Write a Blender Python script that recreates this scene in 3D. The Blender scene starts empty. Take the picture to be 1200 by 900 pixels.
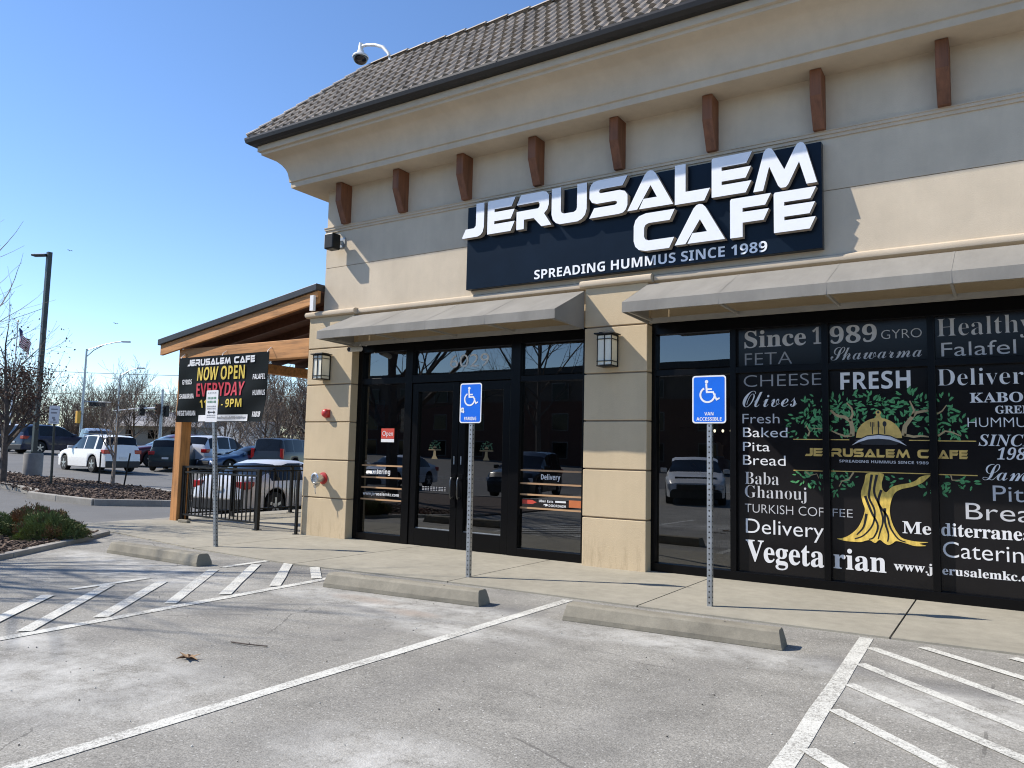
import bpy, bmesh, math, random
import numpy as np
from mathutils import Vector, Matrix
R = math.radians
scene = bpy.context.scene
col = scene.collection

# ------------------------------------------------------------------ camera, sky, sun, exposure
cd = bpy.data.cameras.new('camera'); cam = bpy.data.objects.new('camera', cd); col.objects.link(cam)
cd.sensor_width = 36; cd.lens = 26.995; cd.clip_start = 0.05; cd.clip_end = 3000
rt = Vector((0.84078, 0.540896, 0.022755)); up = Vector((0.029593, -0.087888, 0.995691)); fw = Vector((-0.540565, 0.836485, 0.089902))
cam.matrix_world = Matrix(((rt.x, up.x, -fw.x, 0), (rt.y, up.y, -fw.y, 0), (rt.z, up.z, -fw.z, 1.42), (0, 0, 0, 1)))
scene.camera = cam
SUN_DIR = Vector((-2.0, -1.0, 2.08)).normalized()
world = bpy.data.worlds.new('World'); scene.world = world; world.use_nodes = True
wn = world.node_tree; bg = wn.nodes['Background']
sky = wn.nodes.new('ShaderNodeTexSky'); sky.sky_type = 'NISHITA'; sky.sun_disc = False
sky.sun_elevation = math.asin(SUN_DIR.z); sky.sun_rotation = math.atan2(SUN_DIR.x, SUN_DIR.y)
sky.altitude = 900; sky.air_density = 1.0; sky.dust_density = 0.0; sky.ozone_density = 2.2
hs = wn.nodes.new('ShaderNodeHueSaturation'); hs.inputs['Saturation'].default_value = 1.12; hs.inputs['Hue'].default_value = 0.505; wn.links.new(sky.outputs[0], hs.inputs['Color'])
wn.links.new(hs.outputs[0], bg.inputs[0]); bg.inputs[1].default_value = 0.13
sd = bpy.data.lights.new('sun', 'SUN'); sun = bpy.data.objects.new('sun', sd); col.objects.link(sun)
sd.energy = 4.1; sd.angle = R(0.53); sd.color = (1.0, 0.93, 0.83)
sun.rotation_euler = SUN_DIR.to_track_quat('Z', 'Y').to_euler()
vs = scene.view_settings; vs.view_transform = 'Standard'; vs.look = 'None'; vs.exposure = 0.71; vs.gamma = 1.0; vs.use_curve_mapping = False
scene.cycles.filter_width = 1.1; scene.cycles.max_bounces = 8; scene.cycles.transparent_max_bounces = 12; scene.cycles.caustics_reflective = False; scene.cycles.caustics_refractive = False

# ------------------------------------------------------------------ materials
def newmat(name):
    m = bpy.data.materials.new(name); m.use_nodes = True
    nt = m.node_tree
    return m, nt, nt.nodes['Principled BSDF']
def N(nt, t, **k):
    n = nt.nodes.new(t)
    for a, v in k.items(): setattr(n, a, v)
    return n
def noise(nt, vec, scale, detail=4, rough=.55, stretch=None):
    n = N(nt, 'ShaderNodeTexNoise'); n.inputs['Scale'].default_value = scale; n.inputs['Detail'].default_value = detail; n.inputs['Roughness'].default_value = rough
    if stretch:
        mp = N(nt, 'ShaderNodeMapping'); mp.inputs['Scale'].default_value = stretch
        nt.links.new(vec, mp.inputs[0]); vec = mp.outputs[0]
    nt.links.new(vec, n.inputs['Vector']); return n.outputs['Fac']
def ramp(nt, fac, stops):
    r = N(nt, 'ShaderNodeValToRGB'); el = r.color_ramp.elements
    while len(el) < len(stops): el.new(.5)
    for e, (p, c) in zip(el, stops):
        e.position = p; e.color = (*c, 1) if not isinstance(c, (int, float)) else (c, c, c, 1)
    nt.links.new(fac, r.inputs[0]); return r.outputs[0]
def mixc(nt, fac, a, b, mode='MIX'):
    m = N(nt, 'ShaderNodeMix', data_type='RGBA', blend_type=mode)
    for s, v in ((0, fac), (6, a), (7, b)):
        if isinstance(v, (int, float)): m.inputs[s].default_value = v
        elif isinstance(v, tuple): m.inputs[s].default_value = (*v, 1)
        else: nt.links.new(v, m.inputs[s])
    return m.outputs[2]
def math_(nt, op, a, b=0.0, clamp=False):
    m = N(nt, 'ShaderNodeMath', operation=op, use_clamp=clamp)
    for i, v in enumerate((a, b)):
        if isinstance(v, (int, float)): m.inputs[i].default_value = v
        else: nt.links.new(v, m.inputs[i])
    return m.outputs[0]
def objco(nt): return N(nt, 'ShaderNodeTexCoord').outputs['Object']
def bump(nt, p, h, strength, dist=.01):
    b = N(nt, 'ShaderNodeBump'); b.inputs['Strength'].default_value = strength; b.inputs['Distance'].default_value = dist
    nt.links.new(h, b.inputs['Height']); nt.links.new(b.outputs[0], p.inputs['Normal'])
def pm(name, c, rough=.6, metal=0., var=.12, scale=6., bmp=0., bscale=60., spec=.5, coat=0., stretch=None, emit=None):
    m, nt, p = newmat(name); v = objco(nt)
    f = noise(nt, v, scale, 5, .6, stretch)
    lo = tuple(x * (1 - var) for x in c); hi = tuple(min(1, x * (1 + var)) for x in c)
    nt.links.new(ramp(nt, f, [(.3, lo), (.7, hi)]), p.inputs['Base Color'])
    p.inputs['Roughness'].default_value = rough; p.inputs['Metallic'].default_value = metal
    p.inputs['Specular IOR Level'].default_value = spec; p.inputs['Coat Weight'].default_value = coat
    if bmp: bump(nt, p, noise(nt, v, bscale, 3, .6, stretch), bmp)
    if emit: p.inputs['Emission Color'].default_value = (*emit[0], 1); p.inputs['Emission Strength'].default_value = emit[1]
    return m
def stucco_mat(name, c, stain=.14, low=False):
    m, nt, p = newmat(name); v = objco(nt)
    a = noise(nt, v, 1.1, 6, .65); b = noise(nt, v, 3.0, 5, .6, (2.2, 2.2, .35)); g = noise(nt, v, 220, 2, .5)
    base = ramp(nt, a, [(.3, tuple(x * (1 - stain) for x in c)), (.7, tuple(x * (1 + stain * .5) for x in c))])
    streak = ramp(nt, b, [(.3, .84), (.6, 1.0)])
    nt.links.new(mixc(nt, .3, base, streak, 'MULTIPLY'), p.inputs['Base Color'])
    p.inputs['Roughness'].default_value = .92; p.inputs['Specular IOR Level'].default_value = .2
    if low:
        sz = N(nt, 'ShaderNodeSeparateXYZ'); nt.links.new(N(nt, 'ShaderNodeNewGeometry').outputs['Position'], sz.inputs[0])
        wet = math_(nt, 'MULTIPLY', math_(nt, 'SUBTRACT', 1.0, math_(nt, 'MULTIPLY', sz.outputs[2], 1.9), True), ramp(nt, noise(nt, v, 4.5, 5, .7, (2.5, 2.5, .5)), [(.5, 0.0), (.72, .5)]))
        src = p.inputs['Base Color'].links[0].from_socket; nt.links.new(mixc(nt, wet, src, (.24, .17, .10)), p.inputs['Base Color'])
    bump(nt, p, mixc(nt, .5, noise(nt, v, 75, 4, .65), mixc(nt, .4, g, a)), .6, .008)
    return m
def asphalt_mat():
    m, nt, p = newmat('weathered_asphalt'); geo = N(nt, 'ShaderNodeNewGeometry'); v = geo.outputs['Position']
    big = noise(nt, v, .35, 6, .65); mid = noise(nt, v, 2.2, 6, .7); fine = noise(nt, v, 95, 3, .75)
    streak = noise(nt, v, 1.6, 5, .65, (.35, 2.2, 1))
    vor = N(nt, 'ShaderNodeTexVoronoi'); vor.inputs['Scale'].default_value = 48; nt.links.new(v, vor.inputs['Vector'])
    base = ramp(nt, big, [(.3, (.252, .24, .212)), (.55, (.288, .276, .245)), (.75, (.32, .307, .274))])
    c = mixc(nt, .75, base, ramp(nt, mid, [(.3, .72), (.5, 1.0), (.7, 1.2)]), 'MULTIPLY')
    c = mixc(nt, .6, c, ramp(nt, streak, [(.35, .84), (.6, 1.08)]), 'MULTIPLY')
    c = mixc(nt, .9, c, ramp(nt, fine, [(.3, .5), (.5, 1.0), (.68, 1.42)]), 'MULTIPLY')
    c = mixc(nt, .5, c, ramp(nt, noise(nt, v, 34, 4, .8), [(.32, .55), (.5, 1.0), (.66, 1.35)]), 'MULTIPLY')
    chip = math_(nt, 'LESS_THAN', vor.outputs['Distance'], .26)
    sepn = N(nt, 'ShaderNodeSeparateColor'); nt.links.new(vor.outputs['Color'], sepn.inputs[0])
    sel = math_(nt, 'GREATER_THAN', sepn.outputs[0], .8)
    c = mixc(nt, math_(nt, 'MULTIPLY', math_(nt, 'MULTIPLY', chip, sel), .75), c, (.52, .51, .47))
    # salt bloom and damp-dark stains with their own shapes
    sx = N(nt, 'ShaderNodeSeparateXYZ'); nt.links.new(v, sx.inputs[0])
    def blob(x, y, rx, ry):
        dx = math_(nt, 'DIVIDE', math_(nt, 'SUBTRACT', sx.outputs[0], x), rx); dy = math_(nt, 'DIVIDE', math_(nt, 'SUBTRACT', sx.outputs[1], y), ry)
        d = math_(nt, 'ADD', math_(nt, 'MULTIPLY', dx, dx), math_(nt, 'MULTIPLY', dy, dy))
        return math_(nt, 'SUBTRACT', 1.0, d, True)
    def blobs(lst):
        o = None
        for q in lst:
            b = blob(*q); o = b if o is None else math_(nt, 'MAXIMUM', o, b)
        return o
    w = blobs([(-4.7, 2.65, 1.3, .8), (-5.4, 2.3, 1.2, .6), (-2.45, 2.75, .8, .45), (-4.9, 5.45, 1.4, .5), (-3.9, 5.05, 1.2, .3), (-5.7, 5.5, .8, .4), (-4.0, 5.75, .9, .3), (-3.1, 5.6, .7, .28), (-1.9, 5.75, 1.3, .35), (-5.9, 2.9, .8, .3), (-7.9, 5.2, 1.6, .7), (-9.4, 5.4, 1.6, .4), (-.3, 5.3, .8, .5)])
    salt_n = noise(nt, v, 3.3, 8, .78)
    salt = math_(nt, 'MULTIPLY', w, ramp(nt, salt_n, [(.38, 0.0), (.60, 1.0)]))
    salt2 = ramp(nt, noise(nt, v, 1.3, 9, .8), [(.56, 0.0), (.8, .6)])
    salt = math_(nt, 'MAXIMUM', salt, math_(nt, 'MULTIPLY', salt2, .5))
    c = mixc(nt, math_(nt, 'MULTIPLY', salt, .8), c, (.55, .54, .50))
    vc = N(nt, 'ShaderNodeTexVoronoi', feature='DISTANCE_TO_EDGE'); vc.inputs['Scale'].default_value = .55
    wob = mixc(nt, .12, v, noise(nt, v, 2.5, 5, .7)); nt.links.new(wob, vc.inputs['Vector'])
    crack = math_(nt, 'MULTIPLY', math_(nt, 'LESS_THAN', vc.outputs['Distance'], .0035), ramp(nt, noise(nt, v, .8, 3, .5), [(.52, 0.0), (.58, .5)]))
    c = mixc(nt, crack, c, (.07, .066, .06))
    trk = None
    for tx in (-5.65, -4.3, -3.1, -1.75):
        q_ = math_(nt, 'DIVIDE', math_(nt, 'SUBTRACT', sx.outputs[0], tx), .32); q_ = math_(nt, 'SUBTRACT', 1.0, math_(nt, 'MULTIPLY', q_, q_), True)
        trk = q_ if trk is None else math_(nt, 'MAXIMUM', trk, q_)
    c = mixc(nt, math_(nt, 'MULTIPLY', math_(nt, 'MULTIPLY', trk, ramp(nt, streak, [(.35, .1), (.65, .75)])), .45), c, (.13, .125, .118))
    oil = ramp(nt, noise(nt, v, 5.5, 2, .4), [(.72, 0.0), (.76, .55)])
    c = mixc(nt, math_(nt, 'MULTIPLY', oil, .5), c, (.06, .058, .055))
    dk = blobs([(-7.3, 6.3, 1.1, .35), (-3.85, 6.0, .45, .3), (-1.0, 5.9, .4, .3), (-.35, 5.75, .55, .2), (-4.9, 5.2, .5, .12)])
    dark = math_(nt, 'MULTIPLY', dk, ramp(nt, mid, [(.3, .2), (.6, .9)]))
    c = mixc(nt, math_(nt, 'MULTIPLY', dark, .7), c, (.1, .1, .105))
    rust = blobs([(-5.2, 5.55, .5, .16), (-4.45, 5.35, .35, .14)])
    c = mixc(nt, math_(nt, 'MULTIPLY', rust, ramp(nt, salt_n, [(.35, .1), (.65, .6)])), c, (.3, .2, .13))
    nt.links.new(c, p.inputs['Base Color']); p.inputs['Roughness'].default_value = .93; p.inputs['Specular IOR Level'].default_value = .25
    bump(nt, p, mixc(nt, .3, fine, mid), .55, .012)
    return m
def ground_mat():
    m, nt, p = newmat('ground_surface'); geo = N(nt, 'ShaderNodeNewGeometry'); v = geo.outputs['Position']
    sx = N(nt, 'ShaderNodeSeparateXYZ'); nt.links.new(v, sx.inputs[0])
    asp = ramp(nt, noise(nt, v, .3, 7, .7), [(.3, (.105, .104, .10)), (.7, (.15, .148, .142))])
    asp = mixc(nt, .7, asp, ramp(nt, noise(nt, v, 40, 3, .7), [(.3, .7), (.7, 1.3)]), 'MULTIPLY')
    grass = ramp(nt, noise(nt, v, .5, 6, .7), [(.3, (.13, .11, .06)), (.7, (.22, .19, .11))])
    d = math_(nt, 'ADD', math_(nt, 'MULTIPLY', sx.outputs[0], -.85), math_(nt, 'MULTIPLY', sx.outputs[1], .5))
    nt.links.new(mixc(nt, math_(nt, 'GREATER_THAN', d, 96.0), asp, grass), p.inputs['Base Color'])
    p.inputs['Roughness'].default_value = .95; bump(nt, p, noise(nt, v, 60, 3, .7), .4, .01)
    return m
def concrete_mat(name, c, dirt=.2):
    m, nt, p = newmat(name); v = N(nt, 'ShaderNodeNewGeometry').outputs['Position']
    a = noise(nt, v, .8, 7, .7); b = noise(nt, v, 7, 5, .7); g = noise(nt, v, 160, 2, .6)
    k = ramp(nt, a, [(.3, tuple(x * (1 - dirt) for x in c)), (.7, tuple(x * (1 + dirt * .4) for x in c))])
    k = mixc(nt, .6, k, ramp(nt, b, [(.3, .8), (.65, 1.08)]), 'MULTIPLY')
    k = mixc(nt, .5, k, ramp(nt, g, [(.3, .75), (.7, 1.2)]), 'MULTIPLY')
    nt.links.new(k, p.inputs['Base Color']); p.inputs['Roughness'].default_value = .9; p.inputs['Specular IOR Level'].default_value = .25
    bump(nt, p, mixc(nt, .5, g, b), .3, .006); return m
def paint_line_mat():
    m, nt, p = newmat('worn_line_paint'); v = N(nt, 'ShaderNodeNewGeometry').outputs['Position']
    f = noise(nt, v, 75, 3, .8); w = noise(nt, v, 2.5, 5, .7)
    k = math_(nt, 'ADD', f, math_(nt, 'MULTIPLY', math_(nt, 'SUBTRACT', w, .5), .55))
    c = ramp(nt, k, [(.37, (.26, .25, .22)), (.46, (.52, .51, .46)), (.62, (.66, .655, .59))])
    nt.links.new(c, p.inputs['Base Color']); p.inputs['Roughness'].default_value = .85; bump(nt, p, f, .35, .005); return m
def wood_mat(name, c, dark=.55, ax='X'):
    m, nt, p = newmat(name); v = objco(nt)
    st = {'X': (.6, 9, 9), 'Y': (9, .6, 9), 'Z': (9, 9, .6)}[ax]
    a = noise(nt, v, 1.6, 6, .7, st); k = noise(nt, v, 2.2, 2, .4)
    cc = ramp(nt, a, [(.3, tuple(x * dark for x in c)), (.5, c), (.72, tuple(min(1, x * 1.3) for x in c))])
    cc = mixc(nt, .7, cc, ramp(nt, k, [(.25, .62), (.5, 1.0)]), 'MULTIPLY')
    nt.links.new(cc, p.inputs['Base Color']); p.inputs['Roughness'].default_value = .7; bump(nt, p, a, .3, .004); return m
def glass_mat(name, tint=(.24, .25, .26), refl=.12, ior=2.15):
    m = bpy.data.materials.new(name); m.use_nodes = True; nt = m.node_tree; nt.nodes.clear()
    out = N(nt, 'ShaderNodeOutputMaterial'); tr = N(nt, 'ShaderNodeBsdfTransparent'); tr.inputs[0].default_value = (*tint, 1)
    gl = N(nt, 'ShaderNodeBsdfGlossy'); gl.inputs['Roughness'].default_value = 0.0; gl.inputs[0].default_value = (.93, .96, 1, 1)
    v = N(nt, 'ShaderNodeNewGeometry').outputs['Position']
    b = N(nt, 'ShaderNodeBump'); b.inputs['Strength'].default_value = .035; b.inputs['Distance'].default_value = .02
    nt.links.new(noise(nt, v, .9, 2, .5), b.inputs['Height']); nt.links.new(b.outputs[0], gl.inputs['Normal'])
    fr = N(nt, 'ShaderNodeFresnel'); fr.inputs[0].default_value = ior
    mx = N(nt, 'ShaderNodeMixShader'); nt.links.new(fr.outputs[0], mx.inputs[0]); nt.links.new(tr.outputs[0], mx.inputs[1]); nt.links.new(gl.outputs[0], mx.inputs[2])
    nt.links.new(mx.outputs[0], out.inputs[0]); return m
def fabric_mat(name, c, trans=.25):
    m, nt, p = newmat(name); v = objco(nt)
    a = noise(nt, v, 1.5, 6, .7, (1.6, .5, .5)); nt.links.new(ramp(nt, a, [(.3, tuple(x * .8 for x in c)), (.7, tuple(x * 1.1 for x in c))]), p.inputs['Base Color'])
    p.inputs['Roughness'].default_value = .85; bump(nt, p, noise(nt, v, 500, 2, .5), .2, .002)
    tl = N(nt, 'ShaderNodeBsdfTranslucent'); tl.inputs[0].default_value = (*[x * .9 for x in c], 1)
    mx = N(nt, 'ShaderNodeMixShader'); mx.inputs[0].default_value = trans
    out = nt.nodes['Material Output']; nt.links.new(p.outputs[0], mx.inputs[1]); nt.links.new(tl.outputs[0], mx.inputs[2]); nt.links.new(mx.outputs[0], out.inputs[0]); return m

M = {}
M['asphalt'] = asphalt_mat(); M['ground'] = ground_mat()
M['walk'] = concrete_mat('walk_concrete', (.35, .325, .262)); M['block'] = concrete_mat('precast_concrete', (.31, .283, .222), .45); M['curb'] = concrete_mat('curb_concrete', (.36, .34, .30), .3)
M['oldcon'] = concrete_mat('pole_base_concrete', (.24, .23, .215), .35); M['joint'] = pm('joint_dirt', (.06, .055, .05), .95)
M['line'] = paint_line_mat()
M['stucco'] = stucco_mat('cream_stucco', (.62, .53, .405)); M['stucco_tan'] = stucco_mat('tan_block_render', (.60, .48, .315), .10, True); M['cornice'] = stucco_mat('cornice_render', (.59, .495, .375))
M['groove'] = pm('groove_filler', (.27, .205, .14), .95)  # brown core set back behind the block and wall joints
M['tile'] = pm('roof_tile', (.25, .212, .172), .8, var=.45, scale=4.5, bmp=.3, bscale=40)
M['cap'] = pm('ridge_tile', (.42, .37, .32), .8, var=.3, scale=4, bmp=.3)
M['gutter'] = pm('dark_bronze_gutter', (.022, .02, .02), .4, .3)
M['flash'] = pm('pale_flashing', (.62, .61, .58), .5, .3)
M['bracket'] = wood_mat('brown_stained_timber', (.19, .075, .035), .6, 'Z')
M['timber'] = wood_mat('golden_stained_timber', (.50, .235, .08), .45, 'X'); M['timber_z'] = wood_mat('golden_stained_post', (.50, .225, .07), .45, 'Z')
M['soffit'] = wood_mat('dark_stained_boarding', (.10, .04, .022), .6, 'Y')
M['roofmetal'] = pm('charcoal_roof_edge', (.045, .047, .05), .45, .4)
M['frame'] = pm('black_storefront_aluminium', (.0035, .0035, .004), .28, 0, var=.1, spec=.16)
M['glass'] = glass_mat('storefront_glass'); M['carglass'] = pm('car_glass', (.008, .009, .010), .05, spec=.3)
M['wrap'] = pm('black_window_vinyl', (.012, .0112, .0118), .13, var=.1, spec=.22)
M['vw'] = pm('white_vinyl', (.74, .74, .74), .5, var=.03); M['vg'] = pm('grey_vinyl', (.30, .30, .31), .5, var=.03); M['vl'] = pm('light_grey_vinyl', (.52, .52, .53), .5, var=.03)
M['gold'] = pm('gold_vinyl', (.62, .42, .11), .4, var=.3, scale=7); M['gold2'] = pm('bright_gold_vinyl', (.70, .49, .10), .4, var=.35, scale=9, stretch=(3, 1, 1))
M['bark_art'] = pm('olive_branch_vinyl', (.42, .31, .16), .5); M['leaf_art'] = pm('green_leaf_vinyl', (.07, .29, .10), .5, var=.35, scale=30); M['silver'] = pm('silver_vinyl', (.62, .63, .66), .35, var=.2)
M['blackv'] = pm('black_vinyl', (.008, .008, .01), .4)
M['awning'] = fabric_mat('taupe_awning_fabric', (.33, .315, .285)); M['tube'] = pm('grey_painted_tube', (.36, .345, .31), .5)
M['navy'] = pm('navy_sign_panel', (.004, .009, .018), .28, var=.2, scale=2, spec=.18)
M['signwhite'] = pm('white_acrylic', (.86, .87, .90), .35, var=.02); M['return'] = pm('cream_letter_return', (.42, .37, .31), .5); M['trimcap'] = pm('black_trim_cap', (.012, .012, .014), .4)
M['blue'] = pm('sign_blue', (.0, .135, .70), .4, var=.06); M['white'] = pm('white_paint', (.80, .80, .80), .45, var=.04)
M['galv'] = pm('galvanised_steel', (.40, .42, .43), .42, .75, var=.25, scale=14); M['hole'] = pm('punched_hole', (.03, .03, .03), .9)
M['black'] = pm('black_powder_coat', (.008, .008, .008), .45, spec=.3); M['darkpole'] = pm('dark_green_pole_paint', (.015, .024, .024), .45)
M['lampglass'] = pm('frosted_lamp_glass', (.80, .76, .62), .35, var=.06); M['red'] = pm('fire_red', (.45, .035, .03), .4); M['chrome'] = pm('dull_chrome', (.62, .62, .62), .25, .9)
M['pull'] = pm('dark_door_pull', (.09, .09, .09), .3, .8); M['camwhite'] = pm('camera_housing', (.72, .72, .70), .4); M['smoke'] = pm('smoked_dome', (.012, .010, .012), .08)
M['mulch'] = pm('bark_mulch', (.075, .05, .036), .95, var=.5, scale=14, bmp=.8, bscale=40); M['chip'] = pm('bark_chip', (.115, .078, .055), .95, var=.6, scale=9)
M['juniper'] = pm('juniper_needles', (.12, .145, .04), .8, var=.5, scale=6); M['junred'] = pm('bronzed_juniper_needles', (.19, .105, .045), .8, var=.5, scale=5)
M['bark'] = pm('grey_brown_bark', (.10, .08, .065), .95, var=.3, scale=12); M['barkpale'] = pm('pale_twig_bark', (.24, .195, .155), .95, var=.3, scale=5); M['barkfar'] = pm('far_twig_bark', (.14, .098, .07), .95, var=.35, scale=.4)
M['brownleaf'] = pm('withered_leaf', (.085, .045, .03), .9, var=.5, scale=3)
M['tyre'] = pm('tyre_rubber', (.014, .014, .014), .85); M['rim'] = pm('alloy_rim', (.45, .46, .47), .3, .8); M['plastic'] = pm('black_car_plastic', (.02, .02, .02), .6)
M['tail'] = pm('red_tail_lens', (.35, .012, .012), .15); M['head'] = pm('headlamp_lens', (.65, .66, .68), .12); M['plate'] = pm('licence_plate', (.7, .7, .68), .5)
M['stripe'] = pm('tan_stripe_vinyl', (.48, .29, .15), .5, var=.05); M['redv'] = pm('red_sticker', (.55, .06, .035), .5, var=.05); M['orangev'] = pm('orange_sticker', (.55, .16, .05), .5)
M['banner'] = pm('black_banner_vinyl', (.004, .006, .006), .5, var=.3, scale=3, spec=.1); M['yellowv'] = pm('yellow_print', (.70, .52, .07), .5, var=.2, scale=12, stretch=(1, 1, 3)); M['redp'] = pm('red_print', (.55, .03, .05), .5, var=.25, scale=12)
M['orangesig'] = pm('signal_yellow', (.62, .33, .03), .5); M['lens'] = pm('dark_signal_lens', (.02, .02, .02), .3)
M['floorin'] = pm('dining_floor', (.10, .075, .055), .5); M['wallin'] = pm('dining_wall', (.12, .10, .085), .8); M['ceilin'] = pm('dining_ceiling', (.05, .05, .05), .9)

# ------------------------------------------------------------------ mesh helpers
class MB:
    def __init__(s): s.v = []; s.f = []; s.m = []; s.slots = []
    def slot(s, mat):
        if mat not in s.slots: s.slots.append(mat)
        return s.slots.index(mat)
    def add(s, vs, fs, mat):
        b = len(s.v); k = s.slot(mat)
        s.v += [tuple(p) for p in vs]; s.f += [[b + i for i in f] for f in fs]; s.m += [k] * len(fs); return s
    def box(s, x0, x1, y0, y1, z0, z1, mat):
        return s.add([(x0, y0, z0), (x1, y0, z0), (x1, y1, z0), (x0, y1, z0), (x0, y0, z1), (x1, y0, z1), (x1, y1, z1), (x0, y1, z1)],
                     [(0, 3, 2, 1), (4, 5, 6, 7), (0, 1, 5, 4), (1, 2, 6, 5), (2, 3, 7, 6), (3, 0, 4, 7)], mat)
    def bar(s, a, b, w, h, mat, upv=(0, 0, 1)):
        a = Vector(a); b = Vector(b); d = (b - a).normalized(); u = Vector(upv); r = d.cross(u).normalized(); u = r.cross(d)
        vs = [p + r * i * w / 2 + u * j * h / 2 for p in (a, b) for i, j in ((-1, -1), (1, -1), (1, 1), (-1, 1))]
        return s.add(vs, [(0, 1, 2, 3), (7, 6, 5, 4), (0, 4, 5, 1), (1, 5, 6, 2), (2, 6, 7, 3), (3, 7, 4, 0)], mat)
    def tube(s, pts, rad, n, mat, cap=True):
        pts = [Vector(p) for p in pts]; rad = rad if hasattr(rad, '__len__') else [rad] * len(pts)
        vs = []; prev = None
        for i, p in enumerate(pts):
            d = (pts[min(i + 1, len(pts) - 1)] - pts[max(i - 1, 0)]).normalized()
            if prev is None:
                a = Vector((0, 0, 1)) if abs(d.z) < .9 else Vector((1, 0, 0)); r = d.cross(a).normalized()
            else:
                r = prev - d * prev.dot(d); r = r.normalized() if r.length > 1e-6 else d.orthogonal().normalized()
            prev = r; u = d.cross(r)
            for k in range(n):
                t = 2 * math.pi * k / n; vs.append(p + (r * math.cos(t) + u * math.sin(t)) * rad[i])
        fs = [(i * n + k, i * n + (k + 1) % n, (i + 1) * n + (k + 1) % n, (i + 1) * n + k) for i in range(len(pts) - 1) for k in range(n)]
        if cap: fs += [tuple(range(n))[::-1], tuple((len(pts) - 1) * n + k for k in range(n))]
        return s.add(vs, fs, mat)
    def lathe(s, prof, n, mat, o=(0, 0, 0), ax='Z'):
        vs = []
        for r, h in prof:
            for k in range(n):
                t = 2 * math.pi * k / n; a, b = r * math.cos(t), r * math.sin(t)
                q = {'Z': (a, b, h), 'Y': (a, h, b), 'X': (h, a, b)}[ax]
                vs.append((q[0] + o[0], q[1] + o[1], q[2] + o[2]))
        fs = [(i * n + k, i * n + (k + 1) % n, (i + 1) * n + (k + 1) % n, (i + 1) * n + k) for i in range(len(prof) - 1) for k in range(n)]
        fs += [tuple(range(n))[::-1], tuple((len(prof) - 1) * n + k for k in range(n))]
        return s.add(vs, fs, mat)
    def prism(s, poly, z0, z1, mat, zf=None):
        n = len(poly); zf = zf or (lambda x, y: 0)
        vs = [(x, y, z0 + zf(x, y)) for x, y in poly] + [(x, y, z1 + zf(x, y)) for x, y in poly]
        return s.add(vs, [tuple(range(n))[::-1], tuple(range(n, 2 * n))] + [(i, (i + 1) % n, n + (i + 1) % n, n + i) for i in range(n)], mat)
    def plate(s, poly, y0, y1, mat, side=None, rim=None, rimd=0.0):
        """polygon in (x, z), extruded from y0 (front, faces -Y) to y1"""
        n = len(poly); side = side or mat
        s.add([(x, y0, z) for x, z in poly], [tuple(range(n))], mat)
        if rim:
            s.add([(x, y0, z) for x, z in poly] + [(x, y0 + rimd, z) for x, z in poly], [(i, n + i, n + (i + 1) % n, (i + 1) % n) for i in range(n)], rim)
        ys = y0 + (rimd if rim else 0)
        s.add([(x, ys, z) for x, z in poly] + [(x, y1, z) for x, z in poly], [(i, n + i, n + (i + 1) % n, (i + 1) % n) for i in range(n)] + [tuple(range(n, 2 * n))[::-1]], side)
        return s
def build(name, mb, parent=None, local=False, smooth=None, origin=None, norm=True, bevel=0):
    off = Vector((0, 0, 0)); rz = 0
    if parent is not None and not local:
        r = parent
        while r.parent: r = r.parent
        off = Vector(r.location); rz = r.rotation_euler.z
    if origin is not None: off = Vector(origin)
    vs = [Vector(v) - off for v in mb.v]
    if rz: mt = Matrix.Rotation(-rz, 3, 'Z'); vs = [mt @ v for v in vs]
    me = bpy.data.meshes.new(name); me.from_pydata([tuple(v) for v in vs], [], mb.f)
    for m in mb.slots: me.materials.append(m)
    me.polygons.foreach_set('material_index', mb.m)
    if norm:
        bm = bmesh.new(); bm.from_mesh(me); bmesh.ops.recalc_face_normals(bm, faces=bm.faces)
        bm.to_mesh(me); bm.free()
    if smooth is not None:
        me.polygons.foreach_set('use_smooth', [True] * len(me.polygons)); me.set_sharp_from_angle(angle=R(smooth))
    me.update()
    o = bpy.data.objects.new(name, me); col.objects.link(o)
    if parent is not None: o.parent = parent
    if origin is not None: o.location = origin
    if bevel:
        b = o.modifiers.new('edge', 'BEVEL'); b.width = bevel; b.segments = 2; b.limit_method = 'ANGLE'
    return o
def tag(o, label, cat, group=None):
    o['label'] = label; o['category'] = cat
    if group: o['group'] = group
    return o
def thing(name, label, cat, loc=(0, 0, 0), rz=0, group=None):
    o = bpy.data.objects.new(name, None); col.objects.link(o); o.location = loc; o.rotation_euler = (0, 0, rz); o.empty_display_size = .2
    return tag(o, label, cat, group)
def struct(name, mb, **k):
    o = build(name, mb, **k); o['kind'] = 'structure'; return o
def stuff(o): o['kind'] = 'stuff'; return o
def kids(o): return [c for c in bpy.data.objects if c.parent == o]
def dup_tree(o, parent=None):
    c = o.copy(); col.objects.link(c); c.parent = parent
    for ch in kids(o): dup_tree(ch, c)
    return c

# terrain: the lot by the shop is level, the drive dips, the far lot rises
TX = [0, 13, 14, 17, 20, 25, 32, 40, 50, 65, 90, 400]; TZ = [0, 0, -.13, -.25, -.25, -.15, .05, .25, .55, .9, 1.3, 4]
def T(x, y=0): return float(np.interp(-x, TX, TZ))

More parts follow.
